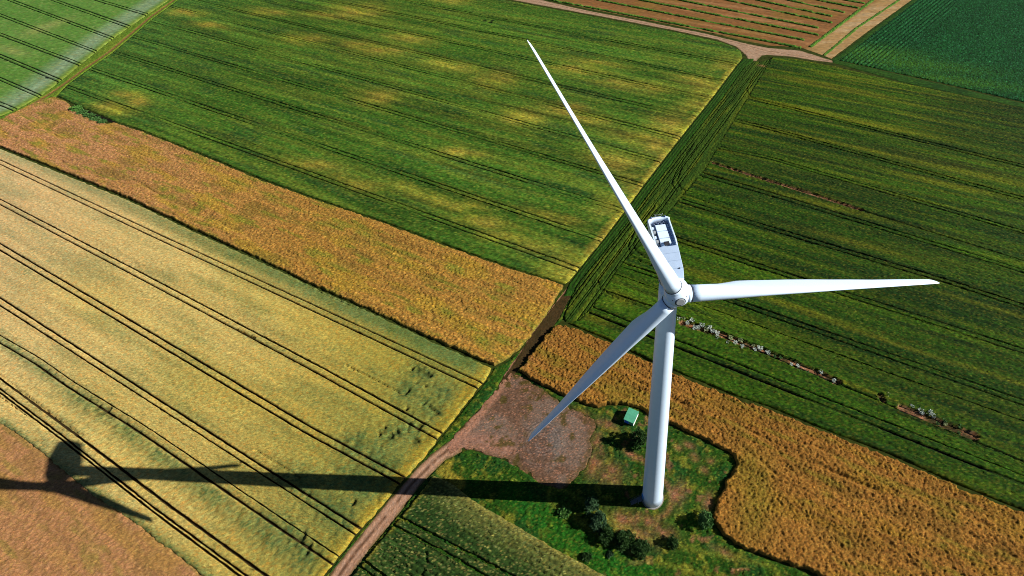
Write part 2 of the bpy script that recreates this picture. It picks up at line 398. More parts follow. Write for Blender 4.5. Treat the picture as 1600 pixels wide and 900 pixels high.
strip = sheet('rapeseed_field', [(a, b) for a, b in STRIP], rape_h(1.45, [[(-344.8, 299.9),(-172.9, 199.3),(-85.3, 151.9),(-26.1, 123.5)],[(-358.4, 286.3),(-197.9, 187.2),(-103.8, 140.7),(-46.9, 111.6)],[(-356.2, 269.0),(-215.2, 190.6),(-122.6, 148.8)]]),
              rape_c(-330, -110, R_GREEN), 0.40, 0.34, M_CROP, rag=0.5, seed=12)
tag(strip, 'long orange strip of ripe rapeseed between the green field and the pale wheat', 'rapeseed field', kind='stuff')

corner = sheet('rapeseed_field', [(-247.2, 101.0),(-207.5, 86.1),(-199.2, 82.8),(-183.8, 75.1),(-173.0, 69.1),(-157.7, 61.2),(-143.9, 54.7),(-137.2, 51.4),(-130.3, 47.6),(-121.2, 43.4),(-113.8, 39.3),(-98.5, 32.1),(-185.9, 34.4)],
               rape_h(0.8), (lambda *a: mix(rape_c(-60, 200, [])(*a), sc(192,138,88) * np.exp(0.15 * np.random.default_rng(3).normal(size=(len(a[0]), 1))), 0.5)), 0.40, 0.38, M_CROP, rag=0.7, seed=13)
tag(corner, 'orange brown rapeseed field in the corner under the rotor shadow', 'rapeseed field', kind='stuff')

RR_GREEN = [((40.0, 54.0),4,10),((38.0, 48.6),5,8),((38.8, 59.9),4,6),((41.2, 56.2),3,5),((-1.2, 87.6),4,1.5),((4.1, 85.5),5,1.5),((8.2, 83.1),3,1.2),((60.8, 39.8),2,1.2),((79.8, 33.8),1.6,1.2),((86.1, 38.0),1.4,1.2),((75.9, 60.2),1.5,1),((59.6, 51.9),1.5,1)]
right_rape = sheet('rapeseed_field', [(-21.5, 114.1),(-17.1, 114.2),(-1.7, 105.9),(12.6, 96.6),(20.5, 92.5),(40.0, 82.2),(49.6, 78.2),(64.8, 70.4),(83.8, 60.7),(98.6, 52.0),(112.8, 44.9),(131.8, 34.3),(124.6, 24.6),(61.3, 27.6),(50.7, 32.8),(45.0, 35.5),(39.2, 37.4),(36.0, 38.5),(30.8, 40.9),(27.7, 44.0),(26.4, 47.1),(27.9, 51.2),(31.9, 57.1),(35.9, 61.7),(35.7, 64.4),(30.4, 67.9),(23.9, 71.4),(17.5, 75.0),(11.0, 78.7),(7.6, 81.1),(2.8, 82.4),(-2.5, 82.7),(-5.7, 81.7),(-8.9, 82.5),(-16.0, 85.6),(-28.8, 93.3),(-33.3, 96.4),(-29.5, 102.3),(-25.2, 108.8)],
                   rape_h(1.9, [[(-18.1, 106.0),(19.3, 86.6),(56.9, 67.7),(108.5, 37.9)],[(-24.8, 101.0),(8.7, 89.5),(43.1, 68.4),(79.3, 50.2),(105.9, 33.6)],[(20.9, 82.0),(38.2, 73.7),(63.5, 57.9),(93.2, 41.5)],[(38.7, 66.6),(49.3, 55.0),(73.9, 37.7)],[(-26.9, 97.3),(-8.8, 88.0),(8.2, 83.7)]]),
                   (lambda *a: mix(rape_c(-60, -20, RR_GREEN)(*a), sc(142,84,30), 0.45)), 0.32, 0.30, M_CROP, rag=0.7, seed=14)
tag(right_rape, 'brownish orange rapeseed field wrapping round the grass plot beside the tower', 'rapeseed field', kind='stuff')

# --- green fields
def green_h(H, row=0.6):
    return crop_h(H, 0.25, 0.22, row, 0.2)
G_YEL = [((-193.0, 424.6),34,9),((-222.0, 419.0),26,5),((-218.1, 376.2),28,5),((-157.1, 353.8),34,6),((-137.9, 368.1),30,4),((-173.1, 361.3),22,5),((-138.3, 288.3),20,6),((-101.4, 323.3),36,4),((-68.9, 303.4),20,8),((-44.9, 260.6),18,6),((-123.6, 440.4),26,5),((-65.9, 184.3),16,3.0),((-79.1, 189.7),14,3),((-156.3, 222.1),24,2.5),((-124.2, 205.7),24,2.2),((-92.4, 193.8),22,2.4),((-55.0, 171.5),18,2.2),
         ((-302.7, 304.0),20,3.5),((-300.9, 288.8),24,3.5),((-292.1, 297.0),16,4),((20.0, 287.5),34,4),((-3.2, 318.5),30,3),((-15.8, 311.0),26,4),((59.6, 287.9),22,4),((38.1, 241.0),18,9),((19.8, 233.3),22,5),((29.5, 226.7),12,6),((5.1, 214.6),22,5),((-22.7, 262.2),22,5),((-7.9, 251.0),20,4),((-42.1, 158.7),18,2.5),((-30.6, 154.2),14,2.4),((-26.0, 173.8),18,2.2),((-76.1, 226.1),20,3),((-304.3, 409.7),26,4),((-340.3, 438.3),30,4),((-267.9, 430.3),30,4)]
GE = [(-16.9, 135.4),(-2.8, 157.4),(17.5, 192.0),(40.1, 229.4),(64.1, 268.1),(87.5, 307.4)]
def ugreen_c(x, y, s, t, d, rng):
    n = len(x)
    b = mix(sc(58,100,26), sc(88,128,38), fbm(s * 0.012, t * 0.05, 5, 3))
    b = mix(b, sc(88,136,54), 0.75 * sstep(-220, -420, x))
    b = mix(b, sc(118,132,42), 0.5 * sstep(0.42, 0.7, fbm(s * 0.02, t * 0.3, 23, 3)) * sstep(-380, -150, x))
    b = mix(b, sc(42,78,36), 0.6 * sstep(0.55, 0.8, fbm(s * 0.03, t * 0.25, 83, 3)))
    ye = np.clip(blobs(x + 8 * (fbm(x * 0.05, y * 0.05, 161, 3) - 0.5), y + 8 * (fbm(x * 0.05, y * 0.05, 171, 3) - 0.5), [(c_, a_ * 0.7, b_ * 1.5) for c_, a_, b_ in G_YEL], TH + R(8)) * (0.25 + 1.3 * (fbm(s * 0.08, t * 0.35, 44, 3) - 0.12)), 0, 0.95)
    hd = line_dist(x, y, GE)
    ye = np.maximum(ye, 0.95 * sstep(4.5, 1.5, hd) * (0.6 + 0.4 * vn(s * 0.3, t * 0.2, 3)))
    ye = np.maximum(ye, 0.6 * sstep(22, 4, hd) * sstep(0.35, 0.65, fbm(s * 0.06, t * 0.12, 45, 2)))
    b = mix(b, mix(sc(168,166,52), sc(178,152,62), vn(s * 0.1, t * 0.2, 6)), np.clip(ye, 0, 1))
    pk = rng.random(n)
    b = b * streaks(s, t, 301, 0.8)
    b = np.where((pk < 0.16)[:, None], mix(b, sc(160,156,60), 0.32), b)
    b = np.where((pk > 0.82)[:, None], b * np.array([0.5, 0.58, 0.6]), b)
    b = mix(b, sc(18,24,12), 0.9 * sstep(0.35, 0.6, blobs(x, y, [((-87.0, 394.8),1.6,1.4),((-82.0, 390.8),2.2,1.6),((-81.0, 394.1),1.2,3.0)])))
    return grain(b, rng, 0.26, 0.09)
def dirline(px, dth=0.0, L=420):
    c, s = math.cos(TH + dth), math.sin(TH + dth)
    return [(px[0] - L * c, px[1] - L * s), px]
UT = []
for a, b in [((-13.0, 141.6),(-350.9, 318.6)),((-2.8, 157.8),(-354.9, 344.2)),((7.6, 175.4),(-352.5, 367.9)),((17.6, 193.4),(-356.2, 394.6)),((28.9, 211.2),(-357.3, 422.6)),((40.9, 230.5),(-362.6, 454.1))]:
    UT.append(([a, b], (-1.15, 1.15), 0.5))
for a in [(53.4, 248.6),(64.8, 268.0),(77.4, 287.8),(87.6, 308.2)]:
    UT.append((dirline(a, R(-0.9)), (-1.2, 1.2), 0.5))
def ugreen_h(x, y, s, t, d, rng):
    return green_h(0.85, 0.9)(x, y, s, t, d, rng) * (1 - 0.95 * sstep(0.35, 0.6, blobs(x, y, [((-87.0, 394.8),1.6,1.4),((-82.0, 390.8),2.2,1.6),((-81.0, 394.1),1.2,3.0)])))
ugreen = sheet('green_wheat_field', [(-350.8, 308.2),(-340.5, 301.8),(-330.4, 295.7),(-314.4, 287.0),(-291.2, 273.8),(-269.4, 263.4),(-240.8, 247.9),(-189.5, 219.7),(-178.2, 213.1),(-147.5, 197.6),(-102.0, 175.3),(-69.3, 158.4),(-39.8, 143.9),(-26.1, 137.9),(-18.1, 134.5),(-16.6, 135.7),(-12.5, 142.3),(-2.8, 157.4),(7.6, 174.6),(17.5, 192.0),(40.1, 229.4),(64.1, 268.1),(87.5, 307.4),(93.8, 317.3),(94.6, 327.2),(89.2, 336.3),(77.6, 345.3),(57.0, 358.6),(7.5, 386.9),(-29.5, 407.7),(-69.4, 430.1),(-128.2, 464.9),(-251.8, 533.6),(-359.3, 533.4),(-362.3, 465.1),(-361.3, 429.2),(-357.1, 393.6),(-354.3, 367.0),(-354.6, 340.5),(-354.1, 321.4)],
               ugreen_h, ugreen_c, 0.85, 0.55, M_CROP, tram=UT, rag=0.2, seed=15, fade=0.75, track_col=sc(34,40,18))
tag(ugreen, 'large green cereal field with yellow patches behind the upright blade', 'wheat field', kind='stuff')

VERGE_UL = [(-369.9, 285.8),(-365.4, 292.7),(-361.9, 309.1),(-363.3, 328.1),(-366.2, 350.8),(-370.5, 391.6),(-371.3, 432.8),(-371.2, 469.0),(-369.1, 534.7)]
def ulgreen_c(x, y, s, t, d, rng):
    n = len(x)
    b = mix(sc(88,136,48), sc(116,158,68), fbm(s * 0.01, t * 0.05, 6, 3))
    b = mix(b, sc(168,172,96), 0.6 * blobs(x, y, [((-441.9, 421.9),10,16),((-444.4, 415.0),10,10),((-436.1, 379.1),20,4)]))
    q = line_dist(x, y, VERGE_UL)
    b = mix(b, mix(sc(166,184,146), sc(138,164,120), vn(q * 0.5, t * 0.02, 8)), 0.8 * sstep(30, 12, q) * sstep(1, 9, q))
    b = mix(b, sc(150,158,60), 0.5 * sstep(5, 1, q))
    b = np.where((rng.random(n) < 0.1)[:, None], mix(b, sc(170,170,100), 0.4), b)
    return grain(b, rng, 0.16, 0.06)
LT = [([a, b], (-1.25, 1.25), 0.75) for a, b in [((-361.0, 307.5),(-409.8, 334.9)),((-362.2, 327.2),(-439.3, 371.3)),((-364.8, 350.6),(-471.5, 410.9)),((-363.8, 368.0),(-504.3, 451.2)),((-366.1, 390.1),(-525.1, 486.7)),((-366.7, 410.4),(-482.6, 481.8)),((-369.8, 436.4),(-440.7, 477.0)),((-367.4, 293.6),(-382.7, 301.6))]]
ulgreen = sheet('green_wheat_field', [(-383.3, 249.1)] + VERGE_UL + [(-501.2, 566.1),(-609.1, 580.1),(-679.0, 570.6)], green_h(0.7, 1.1), ulgreen_c, 1.5, 1.0, M_CROP, tram=LT, rag=0.2, seed=16, track_col=sc(36,46,24))
tag(ulgreen, 'light green field with a whitish band beyond the grassy track, top left corner', 'wheat field', kind='stuff')

# right hand field
WEED_STRIP = [(26.3, 113.0),(38.4, 107.9),(54.9, 98.8),(66.4, 91.9),(75.2, 86.7)]
WEED_STRIP2 = [(92.3, 76.4),(99.2, 72.7),(110.3, 66.7)]
BARE = [(54.2, 207.8),(78.7, 192.0),(101.7, 177.5),(114.7, 168.8)]
HOLE = [(87.2, 81.1),(87.4, 79.7)]
RY = [((194.5, 272.1),40,1.6),((173.3, 285.5),30,1.6),((221.2, 252.0),40,1.8),((137.7, 273.4),40,2),((107.9, 226.5),40,2.0),((133.4, 213.2),40,2),((161.2, 183.4),30,2.0),((171.8, 192.2),40,3),((122.4, 286.2),20,1.6),((89.3, 233.9),26,1.8),((151.1, 232.0),36,2.4),((97.7, 174.2),26,2),((107.9, 147.5),24,1.6),((103.0, 258.5),30,1.5),((38.3, 135.9),18,1.5),((45.1, 130.5),16,1.4),((87.5, 107.2),34,.9),((100.8, 99.8),26,.9),((69.6, 118.2),22,.9),((129.3, 85.9),16,1),((83.0, 83.6),14,.5),((75.7, 86.9),16,.5),((140.8, 114.3),24,1),((3.9, 124.9),5,3),((-6.2, 116.5),6,2)]
def rgreen_c(x, y, s, t, d, rng):
    n = len(x)
    b = mix(sc(40,78,10), sc(68,102,16), fbm(s * 0.015, t * 0.1, 7, 3))
    streak = fbm(s * 0.018, t * 0.55, 27, 3)
    b = mix(b, sc(116,120,22), 0.6 * sstep(0.48, 0.72, streak) * (0.4 + 0.65 * sstep(100, 260, y)))
    b = mix(b, sc(28,56,18), 0.7 * sstep(0.52, 0.3, fbm(s * 0.02, t * 0.4, 37, 2)))
    b = b * streaks(s, t, 401)
    b = mix(b, sc(20,50,14), 0.45 * sstep(30, 90, x) * sstep(0.35, 0.65, vn(s * 0.01, t * 0.04, 3)))
    b = mix(b, sc(122,124,26), np.clip(0.6 * blobs(x, y, RY) * (0.5 + 0.8 * streak), 0, 1))
    for ln, w in ((WEED_STRIP, 1.1), (WEED_STRIP2, 1.3), (BARE, 0.95), (HOLE, 0.9)):
        q = line_dist(x, y, ln); b = mix(b, mix(mix(sc(182,128,94), sc(140,94,64), vn(x * 0.8, y * 0.8, 3)), sc(44,52,22), (0.85 * sstep(0.42, 0.6, fbm(x * 0.45, y * 0.45, 63, 2)) if w != 0.95 else 0.0 * x)), sstep(w + 0.2, w - 0.3, q))
    pk = rng.random(n)
    b = np.where((pk < 0.16)[:, None], mix(b, sc(124,118,40), 0.32), b)
    b = np.where((pk > 0.88)[:, None], b * np.array([0.5, 0.6, 0.7]), b)
    return grain(b, rng, 0.3, 0.10)
ARCS = [[(56.8, 176.1),(42.0, 185.6),(36.1, 189.3),(34.7, 195.1),(38.0, 203.8),(49.7, 224.6)],[(56.1, 172.7),(40.7, 182.9),(33.9, 186.6),(32.0, 193.3),(35.4, 203.0),(47.3, 224.7)],[(28.2, 138.5),(15.2, 146.3),(11.5, 150.1),(10.7, 155.0),(14.4, 163.0),(24.5, 178.2)],[(27.9, 135.8),(14.0, 143.8),(9.4, 147.7),(8.4, 153.6),(12.0, 162.3),(22.4, 178.4)],[(11.2, 121.5),(0.2, 127.3),(-4.0, 131.1),(-4.9, 135.0),(-1.6, 141.6),(6.9, 155.6)],[(109.3, 254.6),(93.3, 264.2),(87.7, 268.9),(87.1, 276.3),(91.7, 286.6),(98.6, 298.8)]]
def arcs(h, x, y):
    for ln in ARCS: h = np.where(line_dist(x, y, ln) < 0.24, 0.12 * h, h)
    return h
def rgreen_h(x, y, s, t, d, rng):
    h = green_h(1.05, 0.7)(x, y, s, t, d, rng)
    for ln, w in ((WEED_STRIP, 1.2), (WEED_STRIP2, 1.3), (BARE, 0.95), (HOLE, 1.0)):
        q = line_dist(x, y, ln) + (0.15 if w == 0.95 else 0.6) * (fbm(x * 0.5, y * 0.5, 3, 2) - 0.5)
        h = np.where(q < w, 0.05 + 0.05 * rng.random(len(x)), h * (1 + 0.35 * np.exp(-((q - w) / 0.8) ** 2)))
    return arcs(h, x, y)
RT = [([(101.0, 258.0),(203.9, 193.9)], (-1.1, 1.1), 0.65),([(77.4, 242.8),(89.8, 235.6),(190.0, 171.1)], (-1.1, 1.1), 0.65),([(49.7, 224.6),(83.2, 209.9),(177.5, 150.7)], (-1.0, 1.0), 0.55),
      ([(114.7, 168.8),(167.9, 135.0)], (0,), 0.7),([(42.8, 201.4),(76.3, 182.8),(164.7, 129.8)], (-1.1, 1.1), 0.6),([(25.3, 185.8),(70.5, 160.2),(131.8, 127.1),(154.6, 113.2)], (-1.1, 1.1), 0.6),([(17.2, 162.8),(64.6, 137.0),(143.3, 94.8)], (-1.1, 1.1), 0.55),
      ([(2.2, 144.2),(43.3, 124.0),(132.0, 76.3)], (-1.1, 1.1), 0.5),([(57.4, 108.5),(101.2, 85.0),(128.5, 70.5)], (0,), 0.3),([(23.7, 103.5),(75.8, 75.5),(117.9, 53.1)], (-1.05,), 0.85),([(23.9, 105.1),(76.3, 77.0),(118.7, 54.5)], (0.25,), 0.35),
      ([(-6.0, 131.8),(20.8, 118.8),(27.1, 115.0)], (0,), 0.45)]
rgreen = sheet('green_wheat_field', [(-5.6, 125.5),(4.0, 142.7),(13.7, 154.1),(33.9, 181.6),(50.7, 204.9),(59.7, 222.1),(98.9, 291.5),(112.9, 316.3),(126.1, 312.4),(145.5, 301.9),(182.6, 275.4),(234.2, 243.5),(269.0, 218.5),(132.6, 35.3),(113.4, 45.8),(99.2, 53.0),(84.3, 61.9),(65.1, 71.4),(50.0, 79.5),(40.3, 83.6),(20.6, 94.0),(12.8, 98.1),(-1.7, 107.5),(-16.7, 115.6),(-12.3, 116.8)],
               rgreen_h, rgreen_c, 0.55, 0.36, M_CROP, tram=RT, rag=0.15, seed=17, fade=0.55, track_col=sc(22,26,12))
tag(rgreen, 'dark green streaky cereal field behind the sideways blade with a weedy bare strip', 'wheat field', kind='stuff')

TH2 = math.atan2((95.0, 313.6)[1] - (-8.2, 142.0)[1], (95.0, 313.6)[0] - (-8.2, 142.0)[0])
def head_c(x, y, s, t, d, rng):
    b = mix(sc(44,74,18), sc(68,92,22), fbm(s * 0.03, t * 0.3, 7, 3))
    b = mix(b, sc(112,122,26), 0.5 * sstep(0.5, 0.75, fbm(s * 0.05, t * 0.5, 8, 2)))
    b = mix(b, sc(150,110,70), 0.8 * blobs(x, y, [((1.5, 127.6),1.2,0.9),((103.4, 305.0),2.5,1.2)]))
    return grain(b, rng, 0.32, 0.1)
hl = [(-12.4, 135.1),(-8.3, 141.3),(1.3, 156.4),(12.2, 173.4),(22.4, 190.7),(45.0, 227.8),(69.4, 266.2),(92.3, 305.2),(100.0, 311.4)]
tl = st_of((15.7, 179.7), TH2)[1]
HT = []
for k in range(6):
    q = [st_of(p_, TH2) for p_ in ((-8.3, 141.3), (22.4, 190.7), (69.4, 266.2))]
    off = (-1.5, -3.0, -5.4, -6.3, -9.0, -10.4)[k]
    cc, ss_ = math.cos(TH2), math.sin(TH2)
    HT.append(([(a * cc - (b + off) * ss_, a * ss_ + (b + off) * cc) for a, b in q], (0,), (0.32, 0.24, 0.2, 0.28, 0.2, 0.3)[k]))
headland = sheet('green_wheat_field', [(-15.4, 127.9),(-13.7, 132.9)] + hl + [(104.0, 311.0),(113.7, 314.5),(100.0, 289.8),(61.2, 220.9),(52.2, 203.8),(35.2, 180.6),(15.0, 153.2),(5.3, 141.9),(-4.4, 124.8),(-11.6, 116.2),(-17.4, 116.2),(-18.4, 118.3)],
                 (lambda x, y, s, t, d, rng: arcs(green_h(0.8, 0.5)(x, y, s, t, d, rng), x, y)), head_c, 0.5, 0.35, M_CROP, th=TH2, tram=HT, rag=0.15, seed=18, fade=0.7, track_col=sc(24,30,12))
tag(headland, 'dark green crop headland with close wheel tracks alongside the grass lane', 'wheat field', kind='stuff')

# grass lane between the two green fields
def lane_c(x, y, s, t, d, rng):
    b = mix(sc(56,98,22), sc(38,76,18), fbm(s * 0.1, t * 0.6, 7, 2))
    q = line_dist(x, y, LANE)
    for o in (0.75,):
        b = mix(b, sc(40,50,18), 0.8 * np.exp(-((q - o) / 0.28) ** 2))
    return grain(b, rng, 0.28, 0.1)
LANE = [(-14.5, 132.9),(-10.4, 141.4),(-0.6, 156.5),(9.9, 173.6),(19.9, 190.8),(42.3, 228.0),(66.4, 266.5),(89.3, 304.6),(96.3, 313.5)]
def lane_h(x, y, s, t, d, rng):
    q = line_dist(x, y, LANE)
    return 0.06 + (0.12 + 0.2 * rng.random(len(x))) * (1 - 0.85 * np.exp(-((q - 0.75) / 0.3) ** 2)) * sstep(-0.1, 0.3, d)
lane = sheet('grass_lane', [(-18.7, 128.1),(-16.3, 134.7),(-12.2, 141.5),(-2.6, 156.6),(7.8, 173.7),(17.8, 191.0),(40.3, 228.2),(64.2, 266.7),(87.5, 305.7),(94.0, 316.3),(101.0, 315.7),(99.1, 311.4),(92.2, 304.4),(69.2, 265.5),(44.9, 227.2),(22.3, 190.2),(12.2, 173.0),(1.3, 156.0),(-8.3, 141.0),(-12.4, 134.8),(-14.4, 128.5)],
             lane_h, lane_c, 0.6, 0.3, M_CROP, th=TH2, rag=0.2, seed=19)
tag(lane, 'green grass lane with two wheel ruts dividing the big green fields', 'grass', kind='stuff')

# green wheat at the bottom
def bwheat_c(x, y, s, t, d, rng):
    n = len(x)
    b = mix(sc(44,74,28), sc(66,90,36), fbm(s * 0.05, t * 0.2, 7, 3)) * (1 - 0.35 * (np.abs(((t / 1.45) % 1.0) - 0.5) < 0.14))[:, None]
    hd = line_dist(x, y, [(-54.7, 63.0),(-51.5, 61.4),(-41.5, 54.2),(-22.5, 44.3),(-4.4, 35.0),(6.5, 28.8)])
    b = mix(b, sc(150,134,62), 0.85 * sstep(3.0, 0.6, hd)); b = mix(b, sc(134,134,66), 0.5 * sstep(9, 3, hd))
    hl_ = line_dist(x, y, [(-57.7, 60.4),(-63.6, 51.9),(-71.3, 40.8),(-76.3, 32.0)])
    b = mix(b, sc(158,148,50), 0.8 * sstep(2.4, 0.6, hl_) * sstep(0.3, 0.6, vn(s * 0.2, t * 0.2, 4)))
    b = np.where((rng.random(n) < 0.14)[:, None], mix(b, sc(166,158,86), 0.6), b)
    b = np.where((rng.random(n) > 0.86)[:, None], b * np.array([0.55, 0.62, 0.7]), b)
    return grain(b, rng, 0.3, 0.08)
def bwheat_h(x, y, s, t, d, rng):
    h = crop_h(1.1, 0.22, 0.06, 0.3, 0.08)(x, y, s, t, d, rng)
    g = np.abs(((t / 1.45) % 1.0) - 0.5)
    h = h * (1 - 0.35 * (g < 0.12) * sstep(0.3, 0.6, vn(s * 0.2, t * 0.1, 8)))
    q = line_dist(x, y, [(-54.5, 43.5),(-53.2, 39.7),(-53.9, 36.8)])
    return h * (1 - 0.7 * np.exp(-(q / 0.35) ** 2) * sstep(0.3, 0.6, vn(s * 0.8, t * 0.8, 9)))
BT = [([(-64.0, 51.4),(-48.5, 44.4),(-29.9, 35.9)], (0,), 0.7),([(-65.6, 49.7),(-51.8, 43.3),(-36.8, 36.1)], (0,), 0.7),([(-71.2, 40.4),(-65.7, 37.2)], (-0.9, 0.9), 0.6)]
bwheat = sheet('green_wheat_field', [(-72.8, 37.8),(-71.1, 40.5),(-63.3, 51.6),(-57.6, 60.0),(-56.9, 62.0),(-54.7, 63.0),(-51.5, 61.2),(-41.5, 54.1),(-33.5, 49.9),(-22.5, 44.1),(-12.3, 38.7),(-4.4, 34.9),(6.5, 28.7),(-76.6, 31.7)],
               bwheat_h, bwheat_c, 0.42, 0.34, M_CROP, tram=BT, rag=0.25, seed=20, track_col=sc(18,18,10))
tag(bwheat, 'green wheat field with fine drill lines beside the dirt road at the bottom', 'wheat field', kind='stuff')

# beet field, top right
def beet_c(x, y, s, t, d, rng):
    n = len(x)
    b = mix(sc(8,64,22), sc(22,88,34), fbm(s * 0.02, t * 0.08, 7, 3))
    fade = blobs(x, y, [((181.1, 314.2),34,12),((195.5, 299.8),44,10),((209.1, 278.4),40,7)], R(-20))
    b = mix(b, sc(62,110,28), np.clip(fade, 0, 1) * 0.9)
    b = np.where((rng.random(n) < 0.22)[:, None], mix(b, sc(56,128,80), 0.5), b)
    b = np.where((rng.random(n) > 0.8)[:, None], b * 0.4, b)
    return grain(b, rng, 0.3, 0.06)
TH3 = math.atan2((245.6, 397.7)[1] - (153.9, 309.7)[1], (245.6, 397.7)[0] - (153.9, 309.7)[0])
EDGE3 = [(153.9, 309.7), (245.6, 397.7), (313.3, 463.1)]
def beet_h(x, y, s, t, d, rng):
    q = line_dist(x, y, EDGE3)
    ridge_a = np.abs(((q / 2.5) % 1.0) - 0.5) * 2
    k = sstep(30, 22, q)
    _, tf = st_of((x, y), R(-24))
    ridge_b = np.abs(((tf / 2.2) % 1.0) - 0.5) * 2
    h = 0.7 * (0.45 + 0.55 * rng.random(len(x))) * (k * sstep(0.15, 0.6, ridge_a) + (1 - k) * (0.45 + 0.55 * sstep(0.1, 0.6, ridge_b)))
    return 0.04 + h * sstep(-0.2, 0.6, d)
beet = sheet('beet_field', [(153.6, 308.9),(245.1, 396.5),(311.8, 460.2),(431.4, 429.5),(276.8, 224.4),(238.5, 250.5),(198.0, 279.4)], beet_h, beet_c, 0.8, 0.5, M_CROP, th=TH3, rag=0.3, seed=21)
tag(beet, 'blue green leafy crop field in fine rows, top right corner', 'crop field', kind='stuff')

def verge_c(x, y, s, t, d, rng):
    return grain(mix(sc(54,92,24), sc(34,70,18), fbm(x * 0.1, y * 0.1, 7, 3)), rng, 0.3, 0.1)
def verge_h(x, y, s, t, d, rng): return 0.05 + 0.28 * rng.random(len(x)) * sstep(-0.1, 0.6, d)
verge = sheet('grass_verge', [(149.3, 305.8),(150.0, 309.2),(241.3, 397.0),(306.6, 460.8),(310.5, 458.8),(244.5, 395.3),(154.1, 308.0),(197.2, 277.9),(237.7, 249.2),(276.0, 223.3),(271.8, 217.7),(235.0, 244.8),(183.3, 276.9)], verge_h, verge_c, 0.9, 0.6, M_CROP, seed=22, rag=0.2)
tag(verge, 'dark green grass verge bordering the blue green crop field', 'grass', kind='stuff')

# brown field with green rows
def brown_c(x, y, s, t, d, rng):
    b = mix(sc(164,114,66), sc(142,96,54), fbm(s * 0.012, t * 0.09, 7, 3))
    b = mix(b, sc(184,132,84), 0.7 * sstep(0.5, 0.7, fbm(s * 0.01, t * 0.2, 9, 2)))
    q = line_dist(x, y, ROWS_V[0]); k = st_of((x, y), TH3)[1] - st_of((141.2, 327.3), TH3)[1]
    b = mix(b, sc(188,150,96), sstep(3, -1.5, k)); b = mix(b, sc(206,172,124), 0.8 * sstep(0.5, 0.7, fbm(x * 0.02, y * 0.2, 5, 2)) * sstep(2, -3, k))
    b = mix(b, sc(150,120,52), 0.5 * sstep(0.5, 0.75, fbm(x * 0.05, y * 0.05, 15, 3)))
    lowe = line_dist(x, y, [(-131.2, 480.3),(-45.5, 431.3),(31.4, 383.2),(75.0, 356.8),(114.1, 330.9)])
    b = mix(b, sc(92,104,40), 0.8 * sstep(4.5, 1.5, lowe))
    return grain(b, rng, 0.14, 0.05)
ROWS_V = [[(141.5, 328.2),(171.9, 359.3),(213.6, 401.4)], [(146.8, 315.7),(180.6, 352.0),(232.9, 399.2)]]
def brown_h(x, y, s, t, d, rng): return 0.03 + 0.10 * rng.random(len(x)) * sstep(-0.1, 0.4, d)
brown = sheet('brown_field', [(-138.9, 490.7),(-45.6, 434.0),(-6.9, 408.9),(31.6, 386.6),(75.5, 359.8),(100.1, 342.0),(114.8, 333.7),(135.2, 328.8),(146.3, 316.7),(150.2, 311.0),(191.5, 350.9),(240.8, 397.0),(302.5, 458.2),(99.1, 501.4),(-78.5, 519.7)], brown_h, brown_c, 1.6, 1.1, M_SOIL, seed=23)
tag(brown, kind='structure')
def row_c(x, y, s, t, d, rng):
    b = mix(sc(70,120,36), sc(104,142,52), vn(s * 0.2, t, 5)); return grain(b, rng, 0.3, 0.1)
def row_h(H):
    def f(x, y, s, t, d, rng): return 0.05 + H * (0.45 + 0.6 * rng.random(len(x))) * sstep(0.0, 0.5, d) * (0.35 + 0.65 * sstep(0.12, 0.35, vn(s * 0.25, t * 0.0, 6)))
    return f
def row_obj(a, b, w, H, ext, seed):
    a = Vector(a); b = Vector(b); a = a - (b - a) * ext
    dr = (b - a).normalized(); nr = Vector((-dr.y, dr.x))
    L = (b - a).length; th = math.atan2(dr.y, dr.x)
    ks = [i / 6 for i in range(7)]
    up = [a + dr * L * k + nr * w / 2 for k in ks]; dn_ = [a + dr * L * k - nr * w / 2 for k in ks]
    sheet('crop_row', [tuple(p) for p in dn_ + up[::-1]], row_h(H), row_c, 0.7, 0.35, M_CROP, th=th, rag=0.35, seed=seed, parent=brown)
ROWS = [((-38.6, 430.5),(135.7, 327.8)),((-0.1, 426.1),(141.3, 338.8)),((33.9, 422.2),(153.2, 345.6)),((64.8, 418.6),(156.8, 356.7)),((101.9, 414.3),(168.9, 364.0)),((125.6, 411.6),(172.6, 374.8)),((149.1, 408.9),(184.1, 380.4)),((171.4, 406.3),(197.2, 387.2)),((191.6, 404.0),(205.0, 394.9))]
for i, (a, b) in enumerate(ROWS): row_obj(a, b, 2.6, 1.0, 0.35, 200 + i)
row_obj((141.5, 328.2), (213.6, 401.4), 2.6, 0.7, 0.0, 230); row_obj((212.1, 400.3), (282.1, 467.2), 2.6, 0.7, 0.0, 231)
row_obj((146.8, 315.7), (183.9, 354.9), 2.2, 0.5, 0.0, 232); row_obj((183.9, 354.9), (232.9, 399.2), 2.2, 0.5, 0.0, 233)

# ------------------------------------------------------------------ roads, gravel pad, track, grass plot
def road_c(lo, hi, dark, mid=None):
    def f(x, y, s, t, d, rng):
        b = mix(sc(*lo), sc(*hi), fbm(x * 0.4, y * 0.4, 7, 3))
        if mid is not None:
            q = line_dist(x, y, mid)
            b = mix(b, sc(*dark), 0.85 * np.exp(-(q / 0.5) ** 2) * sstep(0.2, 0.55, fbm(x * 0.7, y * 0.7, 17, 2)))
            b = mix(b, sc(216,170,138), 0.55 * np.exp(-((q - 0.95) / 0.35) ** 2))
        b = mix(b, sc(104,92,48), 0.85 * sstep(0.9, 0.05, d + 0.8 * (fbm(x * 0.35, y * 0.35, 83, 2) - 0.5)))
        return grain(b, rng, 0.15, 0.05)
    return f
def road_h(mid, amp=0.04):
    def f(x, y, s, t, d, rng):
        q = line_dist(x, y, mid)
        return 0.06 - 0.035 * np.exp(-((q - 0.95) / 0.35) ** 2) + amp * rng.random(len(x)) * sstep(0, 0.3, d)
    return f
